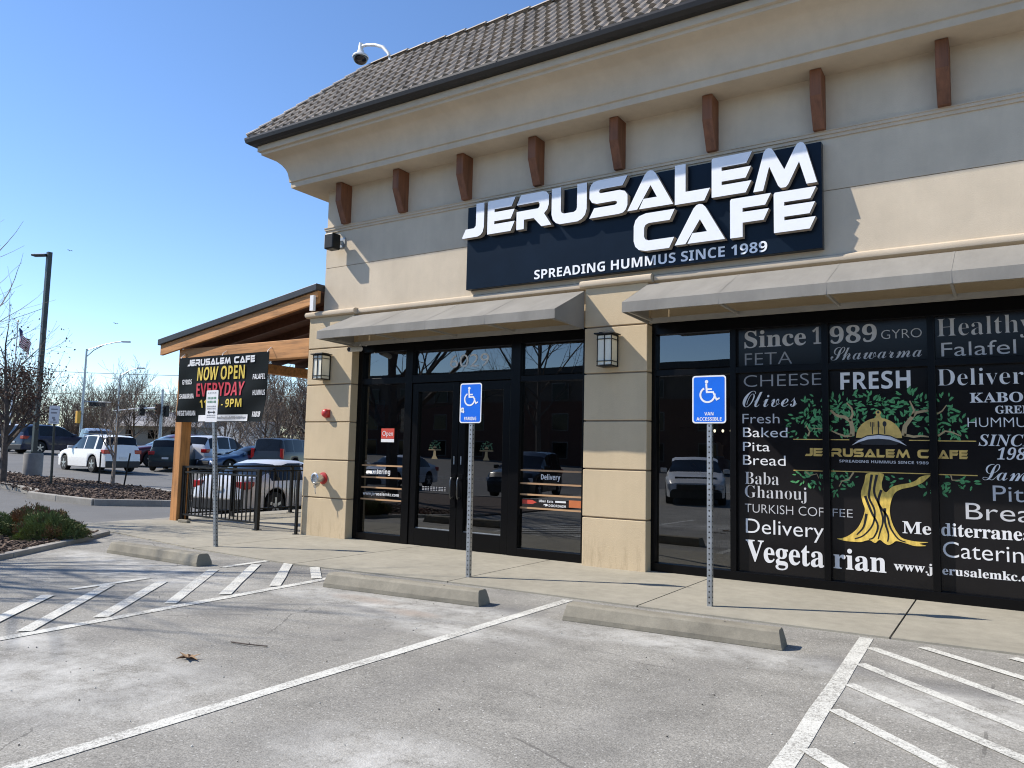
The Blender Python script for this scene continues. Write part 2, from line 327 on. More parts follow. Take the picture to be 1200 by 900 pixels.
# ------------------------------------------------------------------ lettering
def smap(s, style):
    o = ''
    for c in s:
        u = None
        if style in ('sb', 's'):
            if c.isupper(): u = 0x1D400 + ord(c) - 65
            elif c.islower(): u = 0x1D41A + ord(c) - 97
            elif c.isdigit(): u = 0x1D7CE + ord(c) - 48
        elif style == 'bi':
            if c.isupper(): u = 0x1D468 + ord(c) - 65
            elif c.islower(): u = 0x1D482 + ord(c) - 97
            elif c.isdigit(): u = 0x1D7CE + ord(c) - 48
        elif style == 'nb':
            if c.isupper(): u = 0x1D5D4 + ord(c) - 65
            elif c.islower(): u = 0x1D5EE + ord(c) - 97
            elif c.isdigit(): u = 0x1D7EC + ord(c) - 48
        elif style == 'sc':
            if c.isupper(): u = 0x1D4D0 + ord(c) - 65
            elif c.islower(): u = 0x1D4EA + ord(c) - 97
        o += chr(u) if u else c
    return o
OFFS = {'sb': .006, 's': -.013, 'bi': .0, 'sc': -.006, 't': -.012, 'm': -.004, 'sp': .022, 'b': .016, 'nb': 0.0}
_tc = {}
def raw_text(s, style):
    if (s, style) in _tc: return _tc[(s, style)]
    cu = bpy.data.curves.new('lettering', 'FONT'); cu.body = smap(s, style); cu.size = 1; cu.resolution_u = 5; cu.offset = OFFS.get(style, 0)
    o = bpy.data.objects.new('lettering', cu); col.objects.link(o); bpy.context.view_layer.update()
    me = bpy.data.meshes.new_from_object(o.evaluated_get(bpy.context.evaluated_depsgraph_get()))
    vs = [tuple(v.co) for v in me.vertices]; fs = [tuple(p.vertices) for p in me.polygons]
    bpy.data.objects.remove(o); bpy.data.curves.remove(cu); bpy.data.meshes.remove(me)
    _tc[(s, style)] = (vs, fs); return vs, fs
def text(mb, s, style, x0, x1, z0, z1, y, mat, capc='H', shear=0.0):
    vs, fs = raw_text(s, style); hv, _ = raw_text(capc, style)
    cap = max(v[1] for v in hv); a = min(v[0] for v in vs); b = max(v[0] for v in vs)
    sx = (x1 - x0) / (b - a); sz = (z1 - z0) / cap
    mb.add([(x0 + (v[0] - a) * sx + v[1] * sz * shear, y, z0 + v[1] * sz) for v in vs], fs, mat)
G = {   # the café's squared lettering: outlines in a unit cell, and the width of each cell
 'J': (.78, [(0, .03), (.16, .27), (.54, .27), (.62, .33), (.63, .40), (.63, 1), (1, 1), (1, .27), (.95, .12), (.86, .04), (.72, 0), (.02, 0)]),
 'E': (.95, [(0, 0), (0, .96), (.03, 1), (1, 1), (.86, .73), (.25, .73), (.25, .64), (.97, .64), (.84, .37), (.25, .37), (.25, .28), (.98, .28), (.84, 0)]),
 'R': (1.18, [(0, .72), (.12, 1), (.75, 1), (.86, .96), (.92, .86), (.92, .6), (.88, .46), (.79, .36), (1, 0), (.72, 0), (.5, .27), (.22, .27), (.22, 0), (0, 0), (0, .53), (.62, .53), (.66, .58), (.66, .67), (.62, .72)]),
 'U': (1.06, [(0, 1), (.27, 1), (.27, .38), (.29, .31), (.36, .27), (.64, .27), (.71, .31), (.73, .38), (.73, 1), (1, 1), (1, .3), (.96, .15), (.87, .05), (.75, 0), (.25, 0), (.13, .05), (.04, .15), (0, .3)]),
 'S': (1.08, [(1, 1), (.87, .75), (.3, .75), (.26, .72), (.26, .67), (.3, .64), (.8, .64), (.93, .59), (1, .48), (1, .2), (.96, .09), (.89, .02), (.78, 0), (0, 0), (.13, .26), (.68, .26), (.73, .29), (.73, .34), (.68, .37), (.2, .37), (.07, .42), (0, .54), (0, .8), (.04, .91), (.11, .98), (.22, 1)]),
 'A': (1.22, [(0, 0), (.38, .9), (.44, .98), (.5, 1), (.56, .98), (.62, .9), (1, 0), (.26, 0), (.36, .26), (.65, .26), (.51, .6), (.22, 0)]),
 'L': (.88, [(0, 0), (0, 1), (.31, 1), (.31, .29), (1, .29), (.84, 0)]),
 'M': (1.42, [(0, 0), (.17, .9), (.2, .97), (.25, 1), (.3, .97), (.34, .88), (.5, .42), (.66, .88), (.7, .97), (.75, 1), (.8, .97), (.83, .9), (1, 0), (.84, 0), (.73, .55), (.56, .06), (.52, 0), (.44, 0), (.40, .06), (.26, .55), (.16, 0)]),
 'C': (1.14, [(1, 1), (.88, .73), (.37, .73), (.29, .69), (.26, .62), (.26, .38), (.29, .31), (.37, .27), (.99, .27), (.87, 0), (.3, 0), (.13, .05), (.04, .15), (0, .3), (0, .7), (.04, .85), (.13, .95), (.3, 1)]),
 'F': (1.0, [(0, 0), (0, .96), (.03, 1), (1, 1), (.86, .73), (.31, .73), (.31, .63), (.95, .63), (.82, .36), (.31, .36), (.31, 0)]),
}
def glyphs(mb, s, x0, x1, z0, z1, y, mat, gap=.06):
    tot = sum(G[c][0] if c != ' ' else .6 for c in s) + gap * (len(s) - 1); k = (x1 - x0) / tot; x = x0
    for c in s:
        w = G[c][0] if c != ' ' else .6
        if c != ' ': mb.add([(x + px * w * k, y, z0 + pz * (z1 - z0)) for px, pz in G[c][1]], [tuple(range(len(G[c][1])))], mat)
        x += (w + gap) * k

# ------------------------------------------------------------------ ground, walk, markings
ys = [-400, -150, -60, -20, 0, 10, 20, 40, 80, 150, 300, 600]
xs = [400, 60, 13, 0] + [-x for x in TX[1:]] + [-700]
mb = MB()
for i in range(len(xs) - 1):
    for j in range(len(ys) - 1):
        p = [(xs[i], ys[j]), (xs[i + 1], ys[j]), (xs[i + 1], ys[j + 1]), (xs[i], ys[j + 1])]
        mb.add([(x, y, T(x) - .004 - (0 if x > -401 else -4)) for x, y in p], [(0, 1, 2, 3)], M['ground'])
struct('ground', mb)
mb = MB(); mb.add([(-12.9, -40, .002), (40, -40, .002), (40, 7.4, .002), (-12.9, 7.4, .002)], [(0, 1, 2, 3)], M['asphalt'])
struct('parking_lot', mb)
# front edge of the concrete walk, left to right
EDGE = [(-13.75, 7.15), (-11.9, 7.04), (-9.5, 6.69), (-7.38, 6.58), (-5.17, 6.8), (-2.98, 6.87), (-.84, 6.98), (1.35, 7.1), (3.5, 7.2), (5.7, 7.25), (9, 7.3)]
mb = MB()
for a, b in zip(EDGE[:-1], EDGE[1:]):
    mb.prism([(a[0] + .008, a[1]), (b[0] - .008, b[1]), (b[0] - .008, 9.3), (a[0] + .008, 9.3)], -.1, .018, M['walk'])
mb.prism([(-13.75, 9.312), (-9.6, 9.312), (-9.6, 11.5), (-13.75, 11.5)], -.1, .018, M['walk']); mb.prism([(-13.75, 11.512), (-9.6, 11.512), (-9.6, 14), (-13.75, 14)], -.1, .018, M['walk'])
struct('sidewalk', mb)
mb = MB(); mb.add([(-13.7, 7.2, .006), (9, 7.35, .006), (9, 9.3, .006), (-9.6, 9.3, .006), (-9.6, 14, .006), (-13.7, 14, .006)], [tuple(range(6))], M['joint']); struct('sidewalk_bed', mb)
mb = MB(); mb.prism([(-13.91, 7.2), (-13.765, 7.15), (-13.765, 14), (-13.91, 14)], -.3, .012, M['curb'])
struct('sidewalk_curb', mb, bevel=.012)
_lz = [0]
def line(mb, a, b, w):
    _lz[0] = (_lz[0] + 1) % 12; z_ = .005 + .0007 * _lz[0]
    a = Vector((*a, 0)); b = Vector((*b, 0)); d = (b - a).normalized(); r = Vector((-d.y, d.x, 0)) * w / 2
    n = max(1, int((b - a).length / .5)); rng = random.Random(int(a.x * 100 + b.y * 77))
    pts = [a + (b - a) * i / n for i in range(n + 1)]
    L = [p - r + r.normalized() * rng.uniform(-.006, .006) for p in pts]; Q = [p + r + r.normalized() * rng.uniform(-.006, .006) for p in pts]
    mb.add([(p.x, p.y, z_) for p in L + Q], [(i, i + 1, n + 2 + i, n + 1 + i) for i in range(n)], M['line'])
mb = MB(); line(mb, (-3.69, .6), (-3.655, 6.76), .105); struct('stall_line', mb)
mb = MB(); line(mb, (-6.05, 1.0), (-6.33, 6.28), .11); line(mb, (-7.82, 5.9), (-7.87, 6.62), .1); line(mb, (-7.7, 4.1), (-7.76, 4.95), .09)
for a, b in [((-7.74, 5.73), (-6.37, 4.28)), ((-7.46, 4.91), (-6.28, 3.6)), ((-7.67, 4.46), (-6.24, 3.0)), ((-7.55, 3.82), (-6.18, 2.42)), ((-7.72, 6.31), (-6.36, 4.85)), ((-7.53, 6.66), (-6.37, 5.46)), ((-7.02, 6.6), (-6.39, 6.05))]: line(mb, a, b, .115)
struct('hatch_marking', mb)
mb = MB(); line(mb, (-.86, 1.5), (-1.0, 6.9), .105)
for a, b in [((-.93, 6.57), (1.0, 4.77)), ((-.92, 6.0), (1.05, 4.12)), ((-.9, 5.42), (1.05, 3.66)), ((-.88, 4.82), (1.05, 3.0)), ((-.87, 4.1), (1.05, 2.3)), ((-.6, 6.82), (1.0, 5.5)), ((-.02, 6.88), (1.0, 6.1)), ((-.86, 3.5), (1, 1.7))]: line(mb, a, b, .09)
struct('hatch_marking', mb)

# mulch bed beside the walk and the planted island across the drive
BED = [(-9.9, 3.9), (-10.4, 4.75), (-11.1, 5.75), (-11.5, 6.3), (-11.95, 6.85), (-12.7, 6.8), (-13.3, 6.3), (-15.6, 5.4), (-17.5, 3.0), (-17.5, -2), (-9.6, -2)]
mb = MB(); mb.prism(BED, -.3, .035, M['mulch']); struct('mulch_bed', mb)
mb = MB()
for a, b in zip(BED[:-1], BED[1:]):
    mb.bar((a[0], a[1], .0), (b[0], b[1], .0), .13, .13, M['curb'])
struct('bed_curb', mb, bevel=.015)
ISL = [(-37, 15.4), (-33.1, 14.9), (-28.8, 14.9), (-25.2, 15.5), (-22.5, 15.0), (-19.7, 14.4), (-18.9, 13.3), (-19.6, 12.75), (-20.8, 11.54), (-22.4, 11.4), (-23.9, 11.35), (-24.4, 11.9), (-26.5, 12.2), (-30, 12.5), (-37, 13.2)]
def strip_island(poly, z0, z1, mat, name):
    mb = MB(); zf = lambda x, y: T(x)
    mb.prism(poly, z0, z1, mat, zf); return struct(name, mb)
strip_island(ISL, -.2, .13, M['mulch'], 'island_mulch')
mb = MB()
for a, b in zip(ISL, ISL[1:] + ISL[:1]): mb.bar((a[0], a[1], T(a[0]) + .02), (b[0], b[1], T(b[0]) + .02), .16, .30, M['curb'])
struct('island_curb', mb, bevel=.02)
rng = random.Random(5)
def inside(x, y, poly):
    c = False; n = len(poly)
    for i in range(n):
        (x0, y0), (x1, y1) = poly[i], poly[(i + 1) % n]
        if (y0 > y) != (y1 > y) and x < (x1 - x0) * (y - y0) / (y1 - y0) + x0: c = not c
    return c
def chips(name, poly, zb, n, size, zf=lambda x: 0):
    mb = MB(); xa = [p[0] for p in poly]; ya = [p[1] for p in poly]; k = 0
    while k < n:
        x, y = rng.uniform(min(xa), max(xa)), rng.uniform(min(ya), max(ya))
        if not inside(x, y, poly): continue
        k += 1; s = size * rng.uniform(.4, 1.3); z = zf(x) + zb + rng.uniform(0, .03)
        d = Vector((rng.uniform(-1, 1), rng.uniform(-1, 1), rng.uniform(-.4, .4))).normalized()
        mb.bar(Vector((x, y, z)) - d * s, Vector((x, y, z)) + d * s, s * .7, s * .35, M['chip'])
    o = build(name, mb, norm=False); return stuff(o)
chips('bark_mulch', [(-9.95, 4.1), (-11.1, 5.7), (-11.9, 6.7), (-12.7, 6.7), (-15.5, 5.3), (-15, 3)], .055, 2600, .045)
chips('bark_mulch', [(-33, 14.8), (-25.2, 15.4), (-19.7, 14.3), (-19.1, 13.3), (-20.8, 11.7), (-23.8, 11.5), (-30, 12.6), (-33, 13)], .14, 3500, .07, T)
# grit and crumbs on the lot
mb = MB()
for k in range(380):
    x, y = rng.uniform(-9, .5), rng.uniform(1.5, 6.6); s = rng.uniform(.002, .0065)
    mb.lathe([(s * .6, 0), (s, s * .4), (s * .5, s * .9)], 5, rng.choice([M['block'], M['line'], M['line'], M['joint'], M['block']]), (x, y, .003))
stuff(build('grit', mb, norm=False))

# ------------------------------------------------------------------ the café building
CX, CY = -9.57, 8.95
XR = 9.0
B = thing('cafe_building', 'cream and tan single storey shop building with tiled mansard roof and black storefront', 'building', (-4.6, 8.95, 0))
st, tn = M['stucco'], M['stucco_tan']
mb = MB()
mb.box(CX, XR, CY, 9.25, 3.62, 4.437, st); mb.box(CX, XR, CY, 9.25, 4.446, 6.5, st); mb.box(CX + .01, XR, CY + .012, 9.2, 4.43, 4.45, M['groove'])
mb.box(CX, CX + .3, 9.25, 22, 0, 6.5, st); mb.box(CX, XR, 21.7, 22, 0, 6.5, st)
mb.box(-8.85, XR, 9.0, 9.22, 3.115, 3.62, tn)
build('upper_wall', mb, B)
mb = MB()   # band moulding under the brackets, front and return
for z0, z1, o in ((5.045, 5.085, .018), (5.085, 5.12, .034), (5.12, 5.132, .044)):
    mb.box(CX - o, XR, CY - o, CY - .001, z0, z1, M['cornice']); mb.box(CX - o, CX - .001, CY - .001, 20, z0, z1, M['cornice'])
build('band_moulding', mb, B)
# cornice swept round the corner
CP = [(0.0, 5.78), (.445, 5.78), (.445, 5.865), (.47, 5.875), (.475, 5.95), (.49, 6.03), (.515, 6.09), (.56, 6.155), (.62, 6.21), (.69, 6.25), (.77, 6.285), (.80, 6.295), (.80, 6.34), (.845, 6.345), (.845, 6.44), (0, 6.44)]
def sweep(mb, prof, mat, xr=XR, yb=20):
    n = len(prof); vs = [(xr, CY - o, z) for o, z in prof] + [(CX - o, CY - o, z) for o, z in prof] + [(CX - o, yb, z) for o, z in prof]
    fs = [(k * n + i, k * n + (i + 1) % n, (k + 1) * n + (i + 1) % n, (k + 1) * n + i) for k in (0, 1) for i in range(n)] + [tuple(range(n)), tuple(range(2 * n, 3 * n))]
    mb.add(vs, fs, mat)
mb = MB(); sweep(mb, CP, M['cornice']); build('cornice', mb, B, smooth=35)
mb = MB(); sweep(mb, [(.848, 6.442), (.93, 6.442), (.985, 6.475), (1.0, 6.53), (1.0, 6.56), (.848, 6.56)], M['gutter'])
for x in np.arange(-8.5, XR, 1.5): mb.box(x - .012, x + .012, CY - 1.004, CY - .85, 6.54, 6.566, M['gutter'])
build('gutter', mb, B)
# tiled mansard: front slope in courses of double-roll tiles cut along the hip
def off(t): return .95 - 1.38 * t
def zz(t): return 6.57 + 1.5 * t
sl = Vector((0, 1.38, 1.5)).normalized(); nr = Vector((0, -1.5, 1.38)).normalized()
mb = MB(); ROWS = 9; pitch = .18; ns = 7
rngt = random.Random(3)
for r in range(ROWS):
    t0, t1 = r / ROWS - .012, (r + 1) / ROWS
    xl = CX - off(max(t0, 0)); cols = int((XR - xl) / pitch) + 1
    jog = (r % 2) * pitch * .5
    pts0, pts1, base0 = [], [], []
    for c in range(cols * ns + 1):
        x = XR - jog - c * pitch / ns; ph = (c % ns) / ns
        h = .034 * max(0, math.sin(math.pi * min(1, ph / .62))) if ph < .62 else -.006
        lift = .028
        xa, xb = max(x, CX - off(max(t0, 0)) + .03), max(x, CX - off(t1) + .03)
        p0 = Vector((xa, CY - off(t0), zz(t0))) + nr * (h + lift); p1 = Vector((xb, CY - off(t1), zz(t1))) + nr * (h + .004)
        pts0.append(p0); pts1.append(p1); base0.append(Vector((xa, CY - off(t0), zz(t0))) - nr * .005)
    n = len(pts0)
    mb.add(pts0 + pts1 + base0, [(i, i + 1, n + i + 1, n + i) for i in range(n - 1) if (pts0[i] - pts0[i + 1]).length > 1e-5 or (pts1[i] - pts1[i + 1]).length > 1e-5] + [(i, 2 * n + i, 2 * n + i + 1, i + 1) for i in range(n - 1) if (pts0[i] - pts0[i + 1]).length > 1e-5], M['tile'])
    mb.add([(CX - off(t0), CY - off(t0), zz(t0)), (CX - off(t0), 20, zz(t0)), (CX - off(t1), 20, zz(t1)), (CX - off(t1), CY - off(t1), zz(t1))], [(0, 1, 2, 3)], M['tile'])
mb.box(CX - off(1) + .05, XR, CY - off(1) + .08, 20, 7.6, 7.75, M['gutter'])
roof = build('roof', mb, B, norm=False)
mb = MB()   # hip and ridge caps, each cap lapping the next
def cap(a, b, r0, r1, mat):
    a = Vector(a); b = Vector(b); d = (b - a).normalized(); s = d.cross(Vector((0, 0, 1))).normalized(); u = s.cross(d); vs = []
    for p, r in ((a, r0), (b, r1)):
        for k in range(7):
            t = math.pi * k / 6; vs.append(p + s * math.cos(t) * r + u * (math.sin(t) * r * .62 + .0))
    mb.add(vs, [(k, k + 1, 8 + k, 7 + k) for k in range(6)] + [tuple(range(7)), tuple(range(7, 14))], mat)
nh = 10
for k in range(nh):
    t0, t1 = k / nh - .01, (k + 1) / nh + .02
    cap((CX - off(t0), CY - off(t0), zz(t0) + .03), (CX - off(t1), CY - off(t1), zz(t1) + .015), .085, .068, M['cap'])
yr = CY - off(1)
for k in range(44):
    x = CX - off(1) + .05 + k * .40
    cap((x + .43, yr, zz(1) + .035), (x, yr, zz(1) + .02), .085, .068, M['cap'])
mb.box(CX - off(1) + .5, XR, yr + .01, yr + .14, zz(1) + .02, zz(1) + .085, M['flash'])
build('ridge_cap', mb, roof)
# timber brackets under the soffit
for k in range(15):
    x = -9.09 + k * 1.234
    if x > XR - .3: break
    mb = MB(); d0, d1 = .25, .10
    pr = [(0, 5.13), (-d1, 5.13), (-d0, 5.47), (-d0, 5.775), (0, 5.775)]
    vs = [(x + s, CY - .001 + y, z) for s in (-.062, .062) for y, z in pr]; n = 5
    mb.add(vs, [(4, 3, 2, 1, 0), (5, 6, 7, 8, 9)] + [(i, (i + 1) % n, n + (i + 1) % n, n + i) for i in range(n)], M['bracket'])
    build('bracket', mb, B, bevel=.006)
# block-faced pilasters
JO = [0.0, .635, 1.245, 1.86, 2.47, 3.075, 3.60]
def pilaster(x0, x1):
    mb = MB()
    for a, b in zip(JO[:-1], JO[1:]): mb.box(x0, x1, 8.88, 9.24, a + .009, b - (.009 if b < 3.5 else 0), tn)
    mb.box(x0 + .02, x1 - .02, 8.9, 9.23, 0, 3.6, M['groove']); mb.box(x0 + .012, x1 - .012, 8.892, 9.235, 0, .03, tn)
    build('pilaster', mb, B, bevel=.008)
pilaster(-9.815, -8.80); pilaster(-4.62, -3.745)
mb = MB(); mb.box(-9.815, CX + .3, 9.25, 16, 0, 3.6, tn); build('side_base_wall', mb, B)
mb = MB()   # rounded string course over the storefront, stepping forward over the pilasters
def trim(x0, x1, y):
    pr = [(y + .2, 3.602), (y - .02, 3.602), (y - .055, 3.62), (y - .065, 3.65), (y - .055, 3.68), (y - .02, 3.70), (y + .2, 3.70)]
    n = len(pr); mb.add([(x, a, b) for x in (x0, x1) for a, b in pr], [(i, (i + 1) % n, n + (i + 1) % n, n + i) for i in range(n)] + [tuple(range(n)), tuple(range(n, 2 * n))], M['cornice'])
trim(-9.88, -8.76, 8.88); trim(-4.68, -3.68, 8.88); trim(-8.75, -4.69, 8.96); trim(-3.67, XR, 8.96)
mb.box(-9.88, CX - .002, 9.085, 16, 3.602, 3.70, M['cornice'])
build('string_course', mb, B, smooth=40)
# interior seen through the glass
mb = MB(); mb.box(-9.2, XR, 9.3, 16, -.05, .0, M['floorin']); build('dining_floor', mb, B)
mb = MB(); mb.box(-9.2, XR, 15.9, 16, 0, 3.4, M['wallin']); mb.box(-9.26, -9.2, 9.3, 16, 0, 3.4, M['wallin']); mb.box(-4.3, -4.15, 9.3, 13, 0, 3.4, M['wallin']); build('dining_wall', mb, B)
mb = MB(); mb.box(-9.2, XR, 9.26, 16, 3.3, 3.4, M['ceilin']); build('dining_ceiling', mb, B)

# storefront framing
fr = M['frame']; FY0, FY1, GY = 9.03, 9.16, 9.095
def bars(lst, name, parent=B):
    mb = MB()
    for x0, x1, z0, z1, *yy in lst: mb.box(x0, x1, yy[0] if yy else FY0, yy[1] if yy else FY1, z0, z1, fr)
    return build(name, mb, parent, bevel=.004)
F1 = bars([(-8.80, -8.70, .012, 3.11), (-7.80, -7.66, .012, 3.11), (-5.86, -5.70, .012, 3.11), (-4.72, -4.62, .012, 3.11),
           (-8.70, -7.80, 2.98, 3.11), (-7.66, -5.86, 2.95, 3.11), (-5.70, -4.72, 2.96, 3.11), (-8.70, -7.80, 2.46, 2.56, FY0 + .004, FY1), (-7.66, -5.86, 2.46, 2.58, FY0 + .004, FY1), (-5.70, -4.72, 2.42, 2.50, FY0 + .004, FY1), (-8.70, -7.80, .012, .13), (-5.70, -4.72, .012, .13)], 'storefront_frame')
def pane(x0, x1, z0, z1, mat, name='window_pane', parent=B, y=GY):
    mb = MB(); mb.add([(x0, y, z0), (x1, y, z0), (x1, y, z1), (x0, y, z1)], [(0, 1, 2, 3)], mat); return build(name, mb, parent, norm=False)
gl = M['glass']
pL = pane(-8.70, -7.80, .13, 2.46, gl); pane(-8.70, -7.80, 2.56, 2.98, gl); pT = pane(-7.66, -5.86, 2.58, 2.95, gl); pR = pane(-5.70, -4.72, .13, 2.42, gl); pane(-5.70, -4.72, 2.50, 2.96, gl)
M2 = [-3.745 + .02, -2.72, -1.69, -.645, .385, 1.415, 2.445, 3.475, 4.505, 5.535, 6.565, 7.6, 8.7]
bl = [(-3.745, XR, .012, .12), (-3.745, XR, 2.95, 3.11), (-3.70, XR, 2.425, 2.50, FY0 + .004, FY1)]
for i, x in enumerate(M2): bl.append((x - (.02 if i == 0 else .035), x + .035, .12, 2.95, FY0 - .002, FY1))
bars(bl, 'storefront_frame')
WP = []
for i, (a, b) in enumerate(zip(M2[:-1], M2[1:])):
    m = gl if i == 0 else M['wrap']
    w1 = pane(a + .035, b - .035, 2.50, 2.95, m); w2 = pane(a + .035, b - .035, .12, 2.425, m); WP.append((a, b, w1, w2))
# double doors
def door(x0, x1, hinge_left):
    mb = MB(); s = .115
    for q in [(x0, x0 + s, .03, 2.45), (x1 - s, x1, .03, 2.45), (x0 + s, x1 - s, .03, .27), (x0 + s, x1 - s, 2.32, 2.45)]: mb.box(q[0], q[1], 9.045, 9.13, q[2], q[3], fr)
    d = build('door', mb, B, bevel=.004)
    g = pane(x0 + s, x1 - s, .27, 2.32, gl, 'door_glass', d, 9.09)
    hx = x1 - s / 2 if hinge_left else x0 + s / 2
    mb = MB(); mb.box(hx - .045, hx + .045, 9.03, 9.046, .62, 1.10, fr); mb.tube([(hx, 9.04, 1.03), (hx, 8.985, 1.04), (hx, 8.965, 1.0), (hx, 8.965, .80), (hx, 8.985, .75), (hx, 9.04, .76)], .014, 8, M['pull'])
    build('handle', mb, d, smooth=40)
    mb = MB(); mb.box(x0 + s + .0, x1 - s, 9.105, 9.125, 1.02, 1.06, M['galv']); build('push_bar', mb, d)
    mb = MB(); mb.box(x0 + s, x1 - s, 9.07, 9.088, .272, .285, M['galv']); build('kick_trim', mb, d)
    mb = MB(); mb.box(hx - .008, hx + .008, 9.036, 9.046, 1.24, 1.36, M['galv']); build('lock_plate', mb, d)
    return d, g
dL = door(-7.65, -6.765, True); dR = door(-6.755, -5.87, False)
# window film lettering (positions measured on the glass plane)
TXT = [('Since', 'sb', -2.598, -1.899, 2.730, 2.925, 'vl'), ('1', 'sb', -1.828, -1.736, 2.732, 2.914, 'vl'), ('989', 'sb', -1.645, -1.164, 2.725, 2.908, 'vl'), ('FETA', 't', -2.594, -2.054, 2.518, 2.661, 'vg'), ('CHEESE', 't', -2.608, -1.741, 2.263, 2.40, 'vg'), ('Olives', 'sc', -2.622, -2.008, 2.025, 2.213, 'vw'),
 ('Fresh', 'm', -2.625, -2.200, 1.834, 1.945, 'vl'), ('Baked', 'm', -2.619, -2.113, 1.673, 1.785, 'vw'), ('Pita', 'm', -2.620, -2.311, 1.510, 1.616, 'vw'), ('Bread', 'm', -2.621, -2.137, 1.349, 1.464, 'vw'), ('Baba', 's', -2.600, -2.212, 1.127, 1.266, 'vl'), ('Ghanouj', 's', -2.600, -1.915, 0.973, 1.109, 'vl'),
 ('TURKISH COF', 't', -2.601, -1.735, 0.800, 0.898, 'vl'), ('FEE', 't', -1.640, -1.437, 0.809, 0.896, 'vl'), ('Delivery', 'm', -2.591, -1.735, 0.565, 0.728, 'vw'), ('Vegeta', 'sb', -2.593, -1.735, 0.249, 0.487, 'vw'), ('rian', 'sb', -1.640, -1.117, 0.254, 0.470, 'vw'),
 ('FRESH', 'nb', -1.541, -0.847, 2.206, 2.395, 'vw'), ('GYRO', 't', -1.121, -0.730, 2.743, 2.840, 'vl'), ('Shawarma', 'sc', -1.640, -0.735, 2.535, 2.68, 'vl'),
 ('Healthy', 's', -0.589, 0.244, 2.737, 2.921, 'vl'), ('Falafel', 'm', -0.554, 0.098, 2.526, 2.669, 'vl'), ('Delivery', 's', -0.598, 0.260, 2.221, 2.391, 'vw'), ('KABOB', 'sb', -0.312, 0.248, 2.042, 2.140, 'vw'), ('GREEK', 'sb', -0.096, 0.283, 1.929, 2.005, 'vw'), ('HUMMUS', 't', -0.338, 0.227, 1.792, 1.887, 'vw'),
 ('SINCE', 'bi', -0.249, 0.237, 1.604, 1.716, 'vw'), ('1989', 'bi', -0.102, 0.216, 1.470, 1.582, 'vw'), ('Lamb', 'sc', -0.223, 0.251, 1.261, 1.421, 'vw'), ('Pita', 'm', -0.140, 0.228, 1.057, 1.210, 'vl'), ('Bread', 'm', -0.378, 0.330, 0.863, 1.027, 'vl'), ('Me', 'sb', -0.956, -0.69, 0.682, 0.805, 'vw'), ('diterranean', 'sb', -0.600, 0.28, 0.684, 0.811, 'vw'), ('Catering', 'm', -0.589, 0.209, 0.468, 0.625, 'vw'), ('www.j', 'sb', -1.045, -0.69, 0.292, 0.385, 'vw'), ('erusalemkc.com', 'sb', -0.600, 0.30, 0.292, 0.376, 'vw'),
 ('SPREADING HUMMUS SINCE 1989', 'nb', -1.565, -0.697, 1.404, 1.433, 'vl')]
LY = GY - .004
for i, (a, b, w1, w2) in enumerate(WP[1:4]):
    for w, lo in ((w1, 2.46), (w2, -1)):
        mb = MB()
        for s, sty, x0, x1, z0, z1, mt in TXT:
            if a < (x0 + x1) / 2 < b and ((z0 > 2.46) == (lo > 0)):
                mb = MB(); text(mb, s, sty, x0, x1, z0, z1, LY, M[mt], shear=.22 if (sty == 'bi' and s.isdigit()) else 0); build('lettering', mb, w, norm=False)
        if lo < 0:
            for s, x0, x1 in (('JE', -1.925, -1.73), ('RUSALEM C', -1.645, -.69), ('AFE', -.61, -.342)):
                if a < (x0 + x1) / 2 < b: mb = MB(); glyphs(mb, s, x0, x1, 1.466, 1.556, LY, M['gold']); build('lettering', mb, w, norm=False)
# olive tree emblem across three panes: gold rules, cloche, branches, leaves, trunk
def ribbon(mb, pts, w, y, mat):
    pts = [Vector((p[0], 0, p[1])) for p in pts]; n = len(pts); L, Q = [], []
    for i, p in enumerate(pts):
        d = (pts[min(i + 1, n - 1)] - pts[max(i - 1, 0)]).normalized(); r = Vector((-d.z, 0, d.x)); ww = w * (1 - .55 * i / (n - 1)) / 2
        L.append((p.x - r.x * ww, y, p.z - r.z * ww)); Q.append((p.x + r.x * ww, y, p.z + r.z * ww))
    mb.add(L + Q, [(i, i + 1, n + i + 1, n + i) for i in range(n - 1)], mat)
def flat(mb, pts, y, mat): mb.add([(x, y, z) for x, z in pts], [tuple(range(len(pts)))], mat)
def smooth_poly(pts, n=2):
    for _ in range(n):
        o = []
        for i in range(len(pts)):
            a, b = pts[i], pts[(i + 1) % len(pts)]; o += [(a[0] * .75 + b[0] * .25, a[1] * .75 + b[1] * .25), (a[0] * .25 + b[0] * .75, a[1] * .25 + b[1] * .75)]
        pts = o
    return pts
EM = {0: MB(), 1: MB(), 2: MB()}
def pidx(x): return 0 if x < -1.69 else (1 if x < -.645 else 2)
rl = random.Random(11)
def leaf(x, z, a, L, lay):
    i = pidx(x); lo, hi = [(-2.68, -1.727), (-1.653, -.682), (-.608, .35)][i]
    pts = [(x + math.cos(a) * t * L - math.sin(a) * w * L, z + math.sin(a) * t * L + math.cos(a) * w * L) for t, w in ((0, 0), (.3, .17), (.65, .16), (1, 0), (.65, -.16), (.3, -.17))]
    pts = [(min(max(px, lo), hi), pz) for px, pz in pts]
    flat(EM[i], pts, LY - .0002 * (1 + lay % 7), M['leaf_art'])
